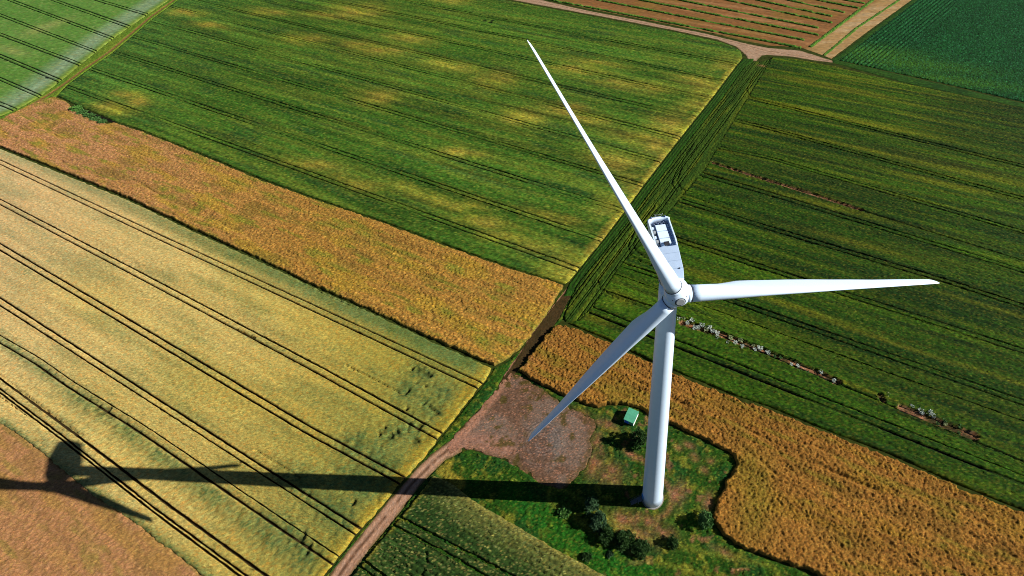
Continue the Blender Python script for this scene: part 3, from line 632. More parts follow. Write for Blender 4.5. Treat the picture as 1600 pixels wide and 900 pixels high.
TR = [([(-131.7, 474.3),(-45.5, 431.3),(-6.9, 405.2),(31.4, 383.2),(75.0, 356.8),(99.4, 339.1),(113.9, 330.0),(133.8, 324.3),(150.1, 308.4),(149.3, 305.8),(139.7, 309.3),(125.9, 316.0),(111.3, 320.1),(107.0, 319.6),(102.0, 312.9),(97.1, 313.4),(96.8, 321.5),(93.1, 333.9),(82.1, 345.8),(53.1, 364.3),(7.6, 390.4),(-29.6, 411.4),(-69.8, 434.1),(-129.1, 469.4)])]
top_mid = [(-129.4, 471.0),(-31.4, 418.0),(31.1, 379.8),(82.7, 348.8),(112.7, 325.4),(149.5, 307.6)]
top_road = sheet('dirt_road', TR[0], road_h(top_mid, 0.05), road_c((176,142,112), (204,168,136), (122,100,68), top_mid), 0.8, 0.4, M_SOIL, seed=24, rag=0.3)
tag(top_road, kind='structure')
mid1 = [(-51.2, 71.8),(-56.1, 67.6),(-59.5, 63.6),(-62.5, 60.2),(-66.1, 54.4),(-69.9, 48.7),(-73.7, 43.2),(-76.6, 37.6),(-79.5, 31.4)]
LOWP = [(-50.3, 73.4),(-53.8, 72.7),(-58.7, 68.7),(-62.0, 64.8),(-64.4, 61.2),(-68.4, 55.7),(-72.3, 49.5),(-76.6, 42.8),(-79.5, 37.7),(-82.9, 31.6),(-76.4, 31.3),(-73.6, 37.5),(-70.4, 43.1),(-67.3, 47.8),(-64.0, 52.6),(-60.4, 58.9),(-56.9, 63.3),(-53.7, 66.8),(-48.8, 69.3)]
low_road = sheet('dirt_road', LOWP,
                 road_h(mid1, 0.05), road_c((182,136,106), (202,156,124), (96,66,44), mid1), 0.4, 0.3, M_SOIL, th=R(59), seed=25, rag=0.2)
tag(low_road, kind='structure')
mid2b = [(-38.4, 95.2),(-31.0, 110.4),(-24.0, 122.2),(-17.3, 132.5)]
mid2 = [(-36.9, 95.9),(-28.3, 112.5),(-21.6, 123.3),(-15.8, 132.7)]
LANP = [(-40.5, 90.5),(-38.0, 96.2),(-33.8, 103.6),(-29.3, 112.6),(-22.6, 123.9),(-17.3, 132.5),(-13.7, 132.3),(-17.6, 123.7),(-20.4, 117.2),(-24.8, 110.1),(-30.0, 102.6),(-34.0, 96.5),(-35.5, 93.6)]
lane_road = sheet('dirt_track', LANP,
                  road_h(mid2, 0.08), lambda x, y, s, t, d, rng: grain(mix(mix(sc(58,50,22), sc(88,66,38), fbm(x * 0.5, y * 0.5, 7, 3)), sc(206,150,116), sstep(0.62, 0.3, line_dist(x, y, mid2b) + 0.35 * (vn(x * 0.6, y * 0.6, 3) - 0.5))), rng, 0.2, 0.06),
                  0.4, 0.3, M_SOIL, th=R(59), seed=26, rag=0.3)
tag(lane_road, kind='structure')
# narrow track beside the top left field
mid3 = [(-365.5, 271.0),(-361.8, 286.6),(-358.4, 307.2),(-357.7, 323.4),(-358.5, 343.6),(-358.5, 370.5),(-361.4, 397.3),(-365.9, 433.5),(-366.7, 469.9),(-367.7, 538.0)]
def ultrack_c(x, y, s, t, d, rng):
    b = mix(sc(86,130,34), sc(128,144,44), fbm(x * 0.08, y * 0.08, 7, 3))
    b = mix(b, sc(148,112,62), sstep(1.5, 0.7, line_dist(x, y, mid3)))
    return grain(b, rng, 0.22, 0.08)
def ultrack_h(x, y, s, t, d, rng):
    q = line_dist(x, y, mid3)
    return 0.04 + (0.06 + 0.4 * rng.random(len(x))) * sstep(0.8, 1.7, q) * sstep(-0.1, 0.5, d)
ultrack = sheet('grass_track', [(-376.3, 266.0),(-369.2, 285.0)] + VERGE_UL[1:] + [(-360.2, 535.3),(-363.2, 466.6),(-362.1, 430.5),(-357.8, 394.7),(-355.0, 368.1),(-355.3, 341.5),(-354.8, 322.3),(-351.1, 307.4),(-355.6, 304.7),(-360.6, 296.7),(-366.2, 281.3),(-370.2, 265.5)],
                ultrack_h, ultrack_c, 0.8, 0.6, M_CROP, th=R(90), seed=27, rag=0.3)
tag(ultrack, kind='structure')
gap_shade = sheet('gap_shade_strip', [(-328.3, 293.3),(-326.2, 293.1),(-309.4, 283.7),(-289.9, 273.1),(-290.6, 271.8),(-306.8, 280.0)], lambda x, y, s, t, d, rng: 0.03 + 0.03 * rng.random(len(x)), lambda x, y, s, t, d, rng: grain(np.tile(sc(26,22,14), (len(x), 1)), rng, 0.2, 0.05), 0.9, 0.5, M_SOIL, seed=40)  # bare gap along the hedge, its shade painted in as near-black soil
tag(gap_shade, kind='structure')

PAD_C = (-23.5, 71.3)
def pad_c(x, y, s, t, d, rng):
    r = np.hypot(x - PAD_C[0], y - PAD_C[1]); wob = r + 0.5 * fbm(x * 0.3, y * 0.3, 3, 2)
    b = mix(sc(138,114,96), sc(126,116,106), sstep(9, 3, r)); b = mix(b, sc(116,82,58), 0.7 * sstep(0.45, 0.65, fbm(x * 0.12, y * 0.12, 23, 3)))
    rings = (np.abs((wob / 0.9) % 1.0 - 0.5) * 2) ** 3
    arc = sstep(0.3, 0.6, vn(np.arctan2(y - PAD_C[1], x - PAD_C[0]) * 2, r * 0.8, 5))
    b = mix(b, sc(190,162,146), 0.5 * rings * arc * sstep(9.5, 6, r) * sstep(0.8, 1.6, r)); b = mix(b, sc(96,80,74), 0.4 * (1 - rings) ** 4 * arc * sstep(9.5, 6, r))
    b = mix(b, sc(112,88,50), 0.7 * sstep(2.2, 0.3, d + 1.6 * (fbm(x * 0.4, y * 0.4, 73, 2) - 0.5)))
    ext = line_dist(x, y, [(-53.4, 70.7),(-46.6, 78.6),(-37.4, 94.2)])
    b = mix(b, sc(198,142,112), 0.75 * sstep(2.4, 0.8, ext))
    ext2 = line_dist(x, y, [(-51.1, 71.4),(-44.6, 72.3),(-35.1, 69.9)])
    b = mix(b, sc(188,134,108), 0.6 * sstep(4.5, 1, ext2))
    b = mix(b, sc(92,80,34), 0.85 * sstep(0.60, 0.72, fbm(x * 0.35, y * 0.35, 33, 3)) * sstep(4, 9, r))
    b = mix(b, sc(96,78,40), 0.9 * blobs(x, y, [((-28.5, 86.2),1.2,0.9),((-21.5, 70.2),1.0,0.5),((-27.3, 87.7),2,.6)]))
    pk = rng.random(len(x)); b = np.where((pk < 0.08)[:, None], mix(b, sc(216,150,116), 0.6), b); b = np.where((pk > 0.92)[:, None], b * 0.6, b)
    return grain(b, rng, 0.18, 0.06)
def pad_h(x, y, s, t, d, rng):
    r = np.hypot(x - PAD_C[0], y - PAD_C[1]); wob = r + 0.5 * fbm(x * 0.3, y * 0.3, 3, 2)
    rings = (np.abs((wob / 0.9) % 1.0 - 0.5) * 2) ** 3
    return 0.05 + (0.05 * rings * sstep(9, 6, r) + 0.07 * rng.random(len(x)) + 0.05 * fbm(x, y, 8, 2)) * sstep(0, 0.4, d)
PADP = [(-36.2, 95.8),(-32.2, 94.1),(-24.8, 89.5),(-18.3, 84.1),(-12.5, 80.9),(-7.4, 77.7),(-6.6, 75.1),(-8.9, 71.3),(-8.0, 67.9),(-9.6, 63.7),(-13.8, 59.3),(-15.5, 57.2),(-18.4, 57.3),(-24.0, 59.3),(-30.5, 63.7),(-36.6, 66.8),(-41.8, 68.4),(-45.8, 69.7),(-49.2, 69.7),(-52.6, 68.3),(-54.1, 71.9),(-50.5, 77.1),(-45.4, 83.4),(-39.5, 91.4)]
pad = sheet('gravel_pad', PADP,
            pad_h, pad_c, 0.32, 0.30, M_SOIL, seed=28, rag=1.3)
tag(pad, kind='structure')

BASE = (9.4, 53.7)
BARE_G = [((3.5, 45.9),6.5,3.0),((5.2, 44.3),5,2.4),((11.5, 44.8),4,2.0),((6.4, 47.9),5,1.6),((0.9, 47.7),3,2),((16.8, 53.7),2,3.4),((25.6, 51.6),1.6,2.6),((4.9, 65.7),3,0.9),((-2.2, 60.8),4,3),((-7.0, 63.8),3,4),((23.5, 64.3),1.6,1.2),((25.8, 60.5),1.4,1),((28.2, 63.2),1.4,1),((27.5, 39.2),3,1.0),((-3.7, 76.2),4,1.5),((-12.0, 79.2),4,2),((19.0, 67.5),1.5,1),((-6.9, 70.6),2,3),((22.1, 68.3),2,1)]
def grass_c(x, y, s, t, d, rng):
    n = len(x)
    b = mix(sc(32,72,12), sc(54,92,22), fbm(x * 0.25, y * 0.25, 7, 3))
    b = mix(b, sc(30,76,28), 0.7 * sstep(0.5, 0.7, fbm(x * 0.12, y * 0.12, 17, 2)))
    b = mix(b, sc(140,138,44), 0.6 * sstep(0.56, 0.74, fbm(x * 0.5, y * 0.5, 27, 3)))
    br = blobs(x, y, BARE_G) * (0.0 + 1.3 * fbm(x * 0.5, y * 0.5, 37, 2))
    ring = np.hypot(x - BASE[0], y - BASE[1])
    br = np.maximum(br, 0.55 * np.exp(-((ring - 5.8) / 1.0) ** 2) * sstep(-6, 4, x - BASE[0]))
    br = np.maximum(br, 0.6 * sstep(0.66, 0.78, fbm(x * 0.4, y * 0.4, 47, 3)) * sstep((-13.0, 70.9)[0], (-0.9, 70.3)[0], x))
    b = mix(b, mix(sc(172,112,84), sc(150,104,64), vn(x * 0.7, y * 0.7, 5)), np.clip(br, 0, 1))
    b = mix(b, sc(34,104,22), 0.6 * sstep(5, 2, line_dist(x, y, [(-31.8, 56.6),(-18.1, 46.0),(-4.0, 37.8),(6.1, 33.8)])))
    wl = line_dist(x, y, [(-18.5, 55.2),(-7.3, 48.0),(5.0, 41.2),(21.8, 36.8),(38.1, 33.3)])
    b = mix(b, sc(150,150,50), 0.35 * np.exp(-((wl - 2.5) / 0.7) ** 2))
    pl = line_dist(x, y, [(-52.4, 65.2),(-54.1, 63.9),(-47.5, 59.4)])
    b = mix(b, sc(170,150,52), 0.7 * sstep(2.2, 0.8, pl))
    b = np.where((rng.random(n) < 0.12)[:, None], mix(b, sc(140,140,50), 0.35), b)
    return grain(b, rng, 0.3, 0.1)
def grass_h(x, y, s, t, d, rng):
    br = blobs(x, y, BARE_G)
    return 0.03 + (0.10 + 0.30 * rng.random(len(x)) ** 1.5 + 0.22 * sstep(0.5, 0.8, fbm(x * 0.9, y * 0.9, 57, 2))) * (1 - 0.75 * np.clip(br, 0, 1)) * sstep(-0.1, 0.6, d) * (0.15 + 0.85 * sstep(3.8, 5.0, np.hypot(x - BASE[0], y - BASE[1])))
GP = [(-82.9, 31.6),(-81.2, 36.1),(-77.6, 41.8),(-73.8, 48.2),(-69.4, 54.0),(-65.4, 60.4),(-60.6, 66.7),(-56.5, 73.6),(-47.6, 88.0),(-44.4, 93.1),(-42.3, 97.9),(-38.0, 100.2),(-33.2, 105.1),(-29.6, 110.4),(-25.7, 117.2),(-21.2, 126.9),(-19.3, 130.6),(-15.7, 127.3),(-18.9, 117.2),(-21.7, 113.9),(-25.5, 108.5),(-29.7, 102.1),(-33.1, 96.4),(-28.8, 92.8),(-16.0, 85.1),(-8.9, 82.1),(-5.7, 81.3),(-2.5, 82.2),(2.8, 82.0),(7.6, 80.7),(11.0, 78.3),(17.4, 74.6),(23.9, 71.0),(30.3, 67.5),(35.2, 64.2),(35.5, 61.6),(31.5, 57.1),(27.6, 51.2),(26.1, 47.1),(27.3, 43.7),(30.7, 40.6),(35.9, 38.2),(44.9, 35.0),(50.5, 32.4),(61.1, 27.2),(60.8, 26.3)]
grass = sheet('grass_plot', GP, grass_h, grass_c, 0.36, 0.34, M_CROP, seed=29, rag=0.2, cuts=(PADP, LOWP, LANP))
tag(grass, 'rough green grass with bare brown patches around the foot of the tower', 'grass', kind='stuff')


# ------------------------------------------------------------------ the wind turbine
M_WHITE = mat_simple('white_turbine_paint', (0.64, 0.78, 0.94), 0.32, 0.45, 0.02, 0.6)
M_ROOF = mat_simple('pale_grey_roof_paint', (0.36, 0.46, 0.60), 0.5, 0.3, 0.06, 0.8)
M_DARK = mat_simple('dark_seal_rubber', (0.03, 0.03, 0.035), 0.6, 0.3, 0.2, 2.0)
M_GREY = mat_simple('grey_metal', (0.30, 0.32, 0.33), 0.45, 0.4, 0.12, 2.0)
M_BLUEGREY = mat_simple('blue_grey_equipment', (0.05, 0.08, 0.14), 0.5, 0.4, 0.2, 2.0)
M_CONC = mat_simple('concrete', (0.20, 0.17, 0.145), 0.9, 0.2, 0.25, 1.2)
M_STEEL = mat_simple('dark_stair_steel', (0.10, 0.11, 0.12), 0.6, 0.3, 0.2, 3.0)  # dark metal tone for landing, treads and rails
M_BLUE = mat_simple('blue_door_paint', (0.03, 0.22, 0.55), 0.5, 0.3, 0.08, 2.0)

TB = Vector((9.553, 53.656, 0.0))
turbine = empty('wind_turbine', TB)
tag(turbine, 'white wind turbine with three parked blades towering over the fields', 'wind turbine')
HT_AX = 101.877
PSI, TILT = 0.1252, 0.04928
AX = Vector((math.cos(TILT) * math.sin(PSI), -math.cos(TILT) * math.cos(PSI), math.sin(TILT)))     # towards the wind
SU = Vector((math.cos(PSI), math.sin(PSI), 0.0))
UV = AX.cross(SU); UV = UV if UV.z > 0 else -UV
TOPC = Vector((0, 0, HT_AX))
HUB = TOPC + AX * 4.8539
def NT(a, u, h): return TOPC + AX * a + SU * u + UV * h                 # nacelle frame: along the axis, sideways, up
def lathe(prof, o, ax, n=48, e1=None, cap=True):
    """surface of revolution: prof = (distance along ax, radius)"""
    bm = bmesh.new()
    ax = ax.normalized()
    e1 = (e1 or (Vector((1, 0, 0)) if abs(ax.x) < 0.9 else Vector((0, 1, 0))))
    e1 = (e1 - ax * e1.dot(ax)).normalized(); e2 = ax.cross(e1)
    rings = []
    for a, r in prof:
        rings.append([bm.verts.new(o + ax * a + (e1 * math.cos(2 * math.pi * k / n) + e2 * math.sin(2 * math.pi * k / n)) * r) for k in range(n)])
    for A, B in zip(rings[:-1], rings[1:]):
        for k in range(n): bm.faces.new((A[k], A[(k + 1) % n], B[(k + 1) % n], B[k]))
    if cap:
        bm.faces.new(rings[0]); bm.faces.new(rings[-1])
    return bm
def box(bm, f, a0, a1, u0, u1, h0, h1, bev=0.0):
    vs = [bm.verts.new(f(a, u, h)) for a in (a0, a1) for u in (u0, u1) for h in (h0, h1)]
    fs = [(0, 1, 3, 2), (4, 6, 7, 5), (0, 4, 5, 1), (2, 3, 7, 6), (0, 2, 6, 4), (1, 5, 7, 3)]
    nf = [bm.faces.new([vs[i] for i in q]) for q in fs]
    if bev > 0:
        es = list({e for q in nf for e in q.edges})
        bmesh.ops.bevel(bm, geom=es, offset=bev, segments=2, affect='EDGES', profile=0.5)
    return bm

# tower: tapered steel tube
rad = lambda z: (5.95 - 0.0283 * z) / 2
prof = [(0.25 + 99.35 * k / 24, rad(0.25 + 99.35 * k / 24)) for k in range(25)]
tower = obj('tower', lathe(prof, Vector((0, 0, 0)), Vector((0, 0, 1)), 72), M_WHITE, turbine, True)
obj('tower_collar', lathe([(0.0, 3.06), (0.22, 3.06), (0.24, 2.99)], Vector((0, 0, 0)), Vector((0, 0, 1)), 48), M_GREY, tower, False)
obj('foundation', lathe([(-0.5, 3.3), (0.12, 3.3), (0.15, 3.24)], Vector((0, 0, 0)), Vector((0, 0, 1)), 40), M_CONC, turbine, False)
# door with landing and stairs on the shaded side
DA = math.atan2(-0.22, -1.0)
dd = Vector((math.cos(DA), math.sin(DA), 0)); dt = Vector((-dd.y, dd.x, 0))
DF = lambda a, u, h: dd * a + dt * u + Vector((0, 0, h))
obj('door', box(bmesh.new(), DF, 2.95, 3.10, -0.6, 0.6, 1.7, 4.1, 0.03), M_BLUE, tower)
st = box(bmesh.new(), DF, 3.0, 4.55, -0.7, 0.7, 1.50, 1.60)
stairs = obj('door_landing', st, M_STEEL, tower)
for k in range(7):
    obj('stair_tread', box(bmesh.new(), DF, 4.66 + 0.32 * k, 4.96 + 0.32 * k, -0.6, 0.6, 1.34 - 0.2 * k, 1.39 - 0.2 * k), M_STEEL, turbine)
rb = bmesh.new()
for sd in (-0.7, 0.66):
    box(rb, DF, 3.05, 4.58, sd, sd + 0.04, 2.55, 2.60)
    for a in (3.1, 3.8, 4.52): box(rb, DF, a, a + 0.05, sd + 0.002, sd + 0.038, 1.60, 2.55)
for sd in (-0.68, 0.64):
    vs = []
    for a, h in ((4.6, 2.58), (6.85, 1.0)):
        for du_, dh in ((0, 0), (0.04, 0), (0.04, 0.05), (0, 0.05)): vs.append(rb.verts.new(DF(a, sd + du_, h + dh)))
    for q in ((0, 1, 2, 3), (7, 6, 5, 4), (0, 4, 5, 1), (1, 5, 6, 2), (2, 6, 7, 3), (3, 7, 4, 0)): rb.faces.new([vs[i] for i in q])
    for a, h in ((5.3, 1.0), (6.1, 0.55), (6.8, 0.1)): box(rb, DF, a, a + 0.05, sd + 0.002, sd + 0.038, h - 0.1, 2.58 - (a - 4.6) * 0.702)
obj('stair_rail', rb, M_STEEL, tower)
for u in (-0.65, 0.55): obj('landing_post', box(bmesh.new(), DF, 4.45, 4.55, u, u + 0.1, 0.0, 1.498), M_GREY, tower)

# yaw bearing and nacelle
obj('yaw_ring', lathe([(99.6, 1.72), (99.95, 1.72), (99.95, 1.55), (100.35, 1.55)], Vector((0, 0, 0)), Vector((0, 0, 1)), 48), M_GREY, turbine, False)
def hull_section(a, hw, hb, ht, c):
    return [(a, -hw + c, hb), (a, hw - c, hb), (a, hw, hb + c), (a, hw, ht), (a, -hw, ht), (a, -hw, hb + c)]
bm = bmesh.new()
secs = [hull_section(3.0, 1.45, -1.35, 1.2, 0.5), hull_section(1.6, 1.66, -1.75, 2.0, 0.5), hull_section(-2.35, 1.80, -1.65, 3.05, 0.5),
        hull_section(-2.4, 1.80, -1.63, 2.15, 0.5), hull_section(-7.6, 1.84, 0.55, 2.4, 0.4), hull_section(-8.4, 1.70, 1.2, 2.4, 0.4)]
rings = [[bm.verts.new(NT(*q)) for q in s_] for s_ in secs]
for A, B in zip(rings[:-1], rings[1:]):
    for k in range(6): bm.faces.new((A[k], A[(k + 1) % 6], B[(k + 1) % 6], B[k]))
bm.faces.new(rings[0]); bm.faces.new(rings[-1])
nacelle = obj('nacelle', bm, M_WHITE, turbine)
def hw_at(a): return 1.80 if a < -2.35 else (1.80 - (a + 2.35) / 3.95 * 0.14 if a < 1.6 else 1.66 - (a - 1.6) / 1.4 * 0.21)
def ht_at(a): return 3.05 - max(0, (a + 2.35)) / 3.95 * 1.05 if a < 1.6 else 2.0 - (a - 1.6) / 1.4 * 0.8
edges = [-2.37, -1.1, 0.25, 1.6, 2.98]
def NB(a, u, h):                                             # frame of the raised tail: its deck climbs a little to the rear
    b_ = -2.4 + (a + 3.1) * 0.9
    return NT(b_, u, h + 0.85 + 0.06 * (-2.4 - b_))
for a0, a1 in zip(edges[:-1], edges[1:]):                    # roof panels with open joints
    b = bmesh.new(); a1 -= 0.035
    low = [NT(a, s_ * (hw_at(a) - 0.01), ht_at(a) + 0.004) for a in (a0, a1) for s_ in (-1, 1)]
    up = [NT(a, s_ * (hw_at(a) - 0.06), ht_at(a) + 0.09) for a in (a0 + 0.01, a1 - 0.01) for s_ in (-1, 1)]
    V = [b.verts.new(q) for q in low + up]
    for q in ((0, 1, 3, 2), (4, 6, 7, 5), (0, 4, 5, 1), (1, 5, 7, 3), (3, 7, 6, 2), (2, 6, 4, 0)): b.faces.new([V[i] for i in q])
    obj('roof_panel', b, M_ROOF, nacelle)
obj('roof_lug', box(bmesh.new(), NT, 1.55, 1.75, 0.95, 1.15, 2.06, 2.20, 0.02), M_DARK, nacelle)
# open service bay at the tail: parapet, deck, coolers
PAR = 2.62
def parapet_wall(u0, u1):
    b = bmesh.new(); f = NB
    s0 = 1 if u0 > 0 else -1
    pts = []
    for a, top in ((-3.12, 2.28), (-4.2, PAR), (-9.35, PAR), (-9.7, PAR)):
        pts.append([b.verts.new(f(a, u, h)) for u, h in ((u0, 1.305), (u1, 1.305), (u1 - 0.04 * s0, top), (u0 + 0.02 * s0, top))])
    for A, B in zip(pts[:-1], pts[1:]):
        for k in range(4): b.faces.new((A[k], A[(k + 1) % 4], B[(k + 1) % 4], B[k]))
    b.faces.new(pts[0]); b.faces.new(pts[-1])
    return b
obj('parapet', parapet_wall(1.58, 1.845), M_WHITE, nacelle)
obj('parapet', parapet_wall(-1.58, -1.845), M_WHITE, nacelle)
b = bmesh.new(); prev = None; N = 14                                   # rounded rear wall, a roll along its top
for i in range(N + 1):
    k = i / N; u = -1.84 + 3.68 * k; bow = 0.55 * (1 - (2 * k - 1) ** 4)
    ring = [b.verts.new(NB(-9.55 - bow + da, u, h)) for da, h in ((0.42, 1.30), (0.42, 2.45), (0.36, 2.62), (0.18, 2.72), (-0.06, 2.70), (-0.22, 2.55), (-0.28, 2.2), (-0.2, 1.32))]
    if prev:
        for q in range(8): b.faces.new((prev[q], prev[(q + 1) % 8], ring[(q + 1) % 8], ring[q]))
    else: b.faces.new(ring)
    prev = ring
b.faces.new(prev)
obj('rear_wall', b, M_WHITE, nacelle, True)
for a0, a1 in ((-8.55, -7.0), (-6.86, -5.25), (-5.11, -3.85)):
    obj('deck_panel', box(bmesh.new(), NB, a0, a1, -0.78, 0.92, 1.304, 2.24, 0.02), M_WHITE, nacelle)
obj('deck_hatch', box(bmesh.new(), NB, -4.05, -3.25, -0.30, 0.55, 2.245, 2.50, 0.02), M_DARK, nacelle)
for k in range(4):
    c = NB(-9.02, -0.95 + 0.62 * k, 1.75)
    obj('cooling_fan', lathe([(0, 0.29), (0.50, 0.29), (0.54, 0.24), (0.48, 0.2)], c, UV, 18), M_BLUEGREY, nacelle)
obj('cable_duct', box(bmesh.new(), NB, -8.6, -3.6, -0.88, -0.80, 1.30, 2.30), M_BLUEGREY, nacelle)
for k in range(4):
    obj('junction_box', box(bmesh.new(), NB, -8.3 + 1.15 * k, -7.7 + 1.15 * k, -1.40, -1.02, 1.30, 2.15 + 0.15 * (k % 2), 0.03), M_GREY if k % 2 else M_WHITE, nacelle)
rb = bmesh.new()
for k in range(7): box(rb, NB, -8.9 + 0.8 * k, -8.84 + 0.8 * k, -1.52, -1.47, 1.30, 2.35)
box(rb, NB, -8.95, -3.9, -1.53, -1.46, 2.35, 2.40); box(rb, NB, -8.95, -3.9, -1.525, -1.465, 1.85, 1.89)
obj('guard_rail', rb, M_GREY, nacelle)
rb = bmesh.new()
for u in (-0.5, 0.6): box(rb, NB, -9.98, -9.92, u, u + 0.05, 2.70, 3.3)
box(rb, NB, -9.97, -9.93, -0.62, 0.77, 3.22, 3.27)
for u in (-0.6, 0.68): box(rb, NB, -9.99, -9.91, u, u + 0.09, 3.27, 3.42)
obj('wind_sensor_mast', rb, M_GREY, nacelle)
for u in (-1.2, 1.1): obj('rear_lamp', lathe([(0, 0.14), (0.3, 0.14), (0.36, 0.08)], NB(-9.9, u, 2.66), UV, 14), M_BLUEGREY, nacelle)
obj('rear_vent', box(bmesh.new(), NB, -10.36, -10.05, -1.0, 1.0, 1.5, 2.2), M_BLUEGREY, nacelle)

# hub with nose plate
hub = obj('hub', lathe([(-2.0, 1.25), (-1.9, 1.62), (-1.4, 1.84), (-0.7, 1.97), (0.0, 2.02), (0.5, 1.95), (0.95, 1.72), (1.3, 1.38), (1.52, 1.0), (1.60, 0.80), (1.60, 0.0001)], HUB, AX, 56, cap=False), M_WHITE, turbine, True)
obj('nose_plate', lathe([(1.604, 0.72), (1.66, 0.70), (1.70, 0.60), (1.70, 0.0001)], HUB, AX, 32, cap=False), M_GREY, hub, False)
obj('nose_ring', lathe([(1.57, 0.84), (1.635, 0.82), (1.635, 0.735), (1.60, 0.73)], HUB, AX, 32, cap=False), M_DARK, hub, False)
for k in range(3):
    a = R(40 + 120 * k); c = HUB + AX * 1.36 + (SU * math.cos(a) + UV * math.sin(a)) * 1.22
    obj('hub_lug', lathe([(0, 0.07), (0.10, 0.07), (0.12, 0.03)], c, AX, 10), M_DARK, hub)

# blades, feathered: edge into the wind
PHI = -0.135954
CONE = 0.01226
ROT = [  # r/R, chord, thickness/chord, angle of the leading edge from the plane of rotation, offset of leading edge from the pitch axis
 (0.044, 2.60, 1.00, 97, 1.30), (0.075, 2.60, 1.00, 97, 1.30), (0.11, 2.70, 0.92, 98, 1.29), (0.15, 3.00, 0.72, 99, 1.25), (0.19, 3.45, 0.55, 99, 1.25),
 (0.23, 3.72, 0.44, 98, 1.22), (0.28, 3.60, 0.38, 97, 1.17), (0.34, 3.45, 0.33, 97, 1.13), (0.42, 3.22, 0.285, 96, 1.05), (0.50, 2.92, 0.255, 95.5, 0.96),
 (0.58, 2.55, 0.235, 95, 0.86), (0.66, 2.18, 0.22, 93, 0.75), (0.74, 1.84, 0.205, 92.5, 0.67), (0.82, 1.60, 0.195, 92, 0.59), (0.89, 1.38, 0.185, 91.5, 0.51),
 (0.94, 1.22, 0.18, 91, 0.46), (0.968, 1.10, 0.175, 91, 0.43), (0.985, 0.80, 0.17, 91, 0.40), (0.995, 0.45, 0.16, 91, 0.36), (1.0, 0.16, 0.15, 91, 0.31)]
def airfoil(n=28):
    pts = []
    for k in range(n):
        a = 2 * math.pi * k / n
        xx = (1 + math.cos(a)) / 2                                     # 1 = trailing edge, 0 = leading edge
        yt = 5 * (0.2969 * math.sqrt(xx) - 0.126 * xx - 0.3516 * xx ** 2 + 0.2843 * xx ** 3 - 0.1036 * xx ** 4)
        cam_ = 0.05 * (xx * (1 - xx)) * 4 * 0.5
        pts.append((xx, yt * (1 if math.sin(a) >= 0 else -1), cam_, math.sin(a) / 2))
    return pts
AF = airfoil()
for k in range(3):
    a = PHI + k * 2 * math.pi / 3
    span = (SU * math.cos(a) + UV * math.sin(a)) * math.cos(CONE) + AX * math.sin(CONE)
    rot = SU * math.sin(a) - UV * math.cos(a)                          # clockwise seen from upwind
    bm = bmesh.new(); rings = []
    for rr, ch, tc, ang, le in ROT:
        th = R(ang)
        ce = rot * math.cos(th) + AX * math.sin(th)                    # towards the leading edge
        cn = rot * math.sin(th) - AX * math.cos(th)                    # suction side
        w = min(max((tc - 0.45) / 0.5, 0), 1)                          # root is round
        sweep = 0.25 * max(0, (rr - 0.6) / 0.4) ** 2
        ring = []
        for xx, yt, cm, cy in AF:
            y = (yt * tc * (1 - w) + cy * tc * w) * ch + cm * ch * (1 - w)
            ring.append(bm.verts.new(HUB + span * (45.0 * rr) + ce * (le - xx * ch) + cn * y - AX * 0.0 * sweep))
        rings.append(ring)
    n = len(AF)
    for A, B in zip(rings[:-1], rings[1:]):
        for q in range(n): bm.faces.new((A[q], A[(q + 1) % n], B[(q + 1) % n], B[q]))
    bm.faces.new(rings[0]); bm.faces.new(rings[-1])
    blade = obj('blade', bm, M_WHITE, turbine, True)
    obj('root_collar', lathe([(1.2, 1.335), (1.955, 1.335), (1.96, 1.30)], HUB, span, 44), M_WHITE, blade, True)
    obj('root_seal', lathe([(1.962, 1.28), (1.965, 1.375), (2.065, 1.375), (2.08, 1.29)], HUB, span, 44), M_DARK, blade, True)
    if k != 1: continue
    th = R(91); ce = rot * math.cos(th) + AX * math.sin(th); cn = rot * math.sin(th) - AX * math.cos(th)
    c = HUB + span * (45 * 0.967) - ce * 0.45
    fr = lambda p_, q_, h_: c + span * p_ + ce * q_ + cn * h_
    obj('dark_tip_slit', box(bmesh.new(), fr, -0.75, 0.35, -0.10, 0.10, -0.13, 0.0), M_DARK, blade)  # dark slit near the tip, on this blade only

# ------------------------------------------------------------------ transformer kiosk
M_TEAL = mat_simple('green_roof_paint', list(sc(84, 164, 128, 0.8)), 0.6, 0.2, 0.12, 1.5)
M_KWHITE = mat_simple('white_kiosk_wall', (0.78, 0.78, 0.76), 0.6, 0.3, 0.06, 1.0)
M_KBLUE = mat_simple('blue_kiosk_door', (0.02, 0.14, 0.62), 0.5, 0.3, 0.08, 2.0)
KT = [Vector((*(4.58, 80.08), 0)), Vector((*(7.76, 78.37), 0)), Vector((*(5.27, 74.87), 0)), Vector((*(2.17, 76.40), 0))]
KC = (KT[0] + KT[1] + KT[2] + KT[3]) / 4
ka = ((KT[1] - KT[0]) + (KT[2] - KT[3])) / 4; kb = ((KT[3] - KT[0]) + (KT[2] - KT[1])) / 4
LA, LB = ka.length, kb.length; ka = ka.normalized(); kb = (kb - ka * kb.dot(ka)).normalized()
kiosk = empty('transformer_kiosk', KC)
tag(kiosk, 'small white transformer kiosk with a green roof and blue door', 'kiosk')
KF = lambda a, u, h: ka * a + kb * u + Vector((0, 0, h))
obj('wall', box(bmesh.new(), KF, -LA + 0.15, LA - 0.15, -LB + 0.15, LB - 0.15, 0.0, 2.32, 0.03), M_KWHITE, kiosk)
obj('plinth', box(bmesh.new(), KF, -LA + 0.05, LA - 0.05, -LB + 0.05, LB - 0.05, -0.3, 0.22), M_CONC, kiosk)
b = bmesh.new()
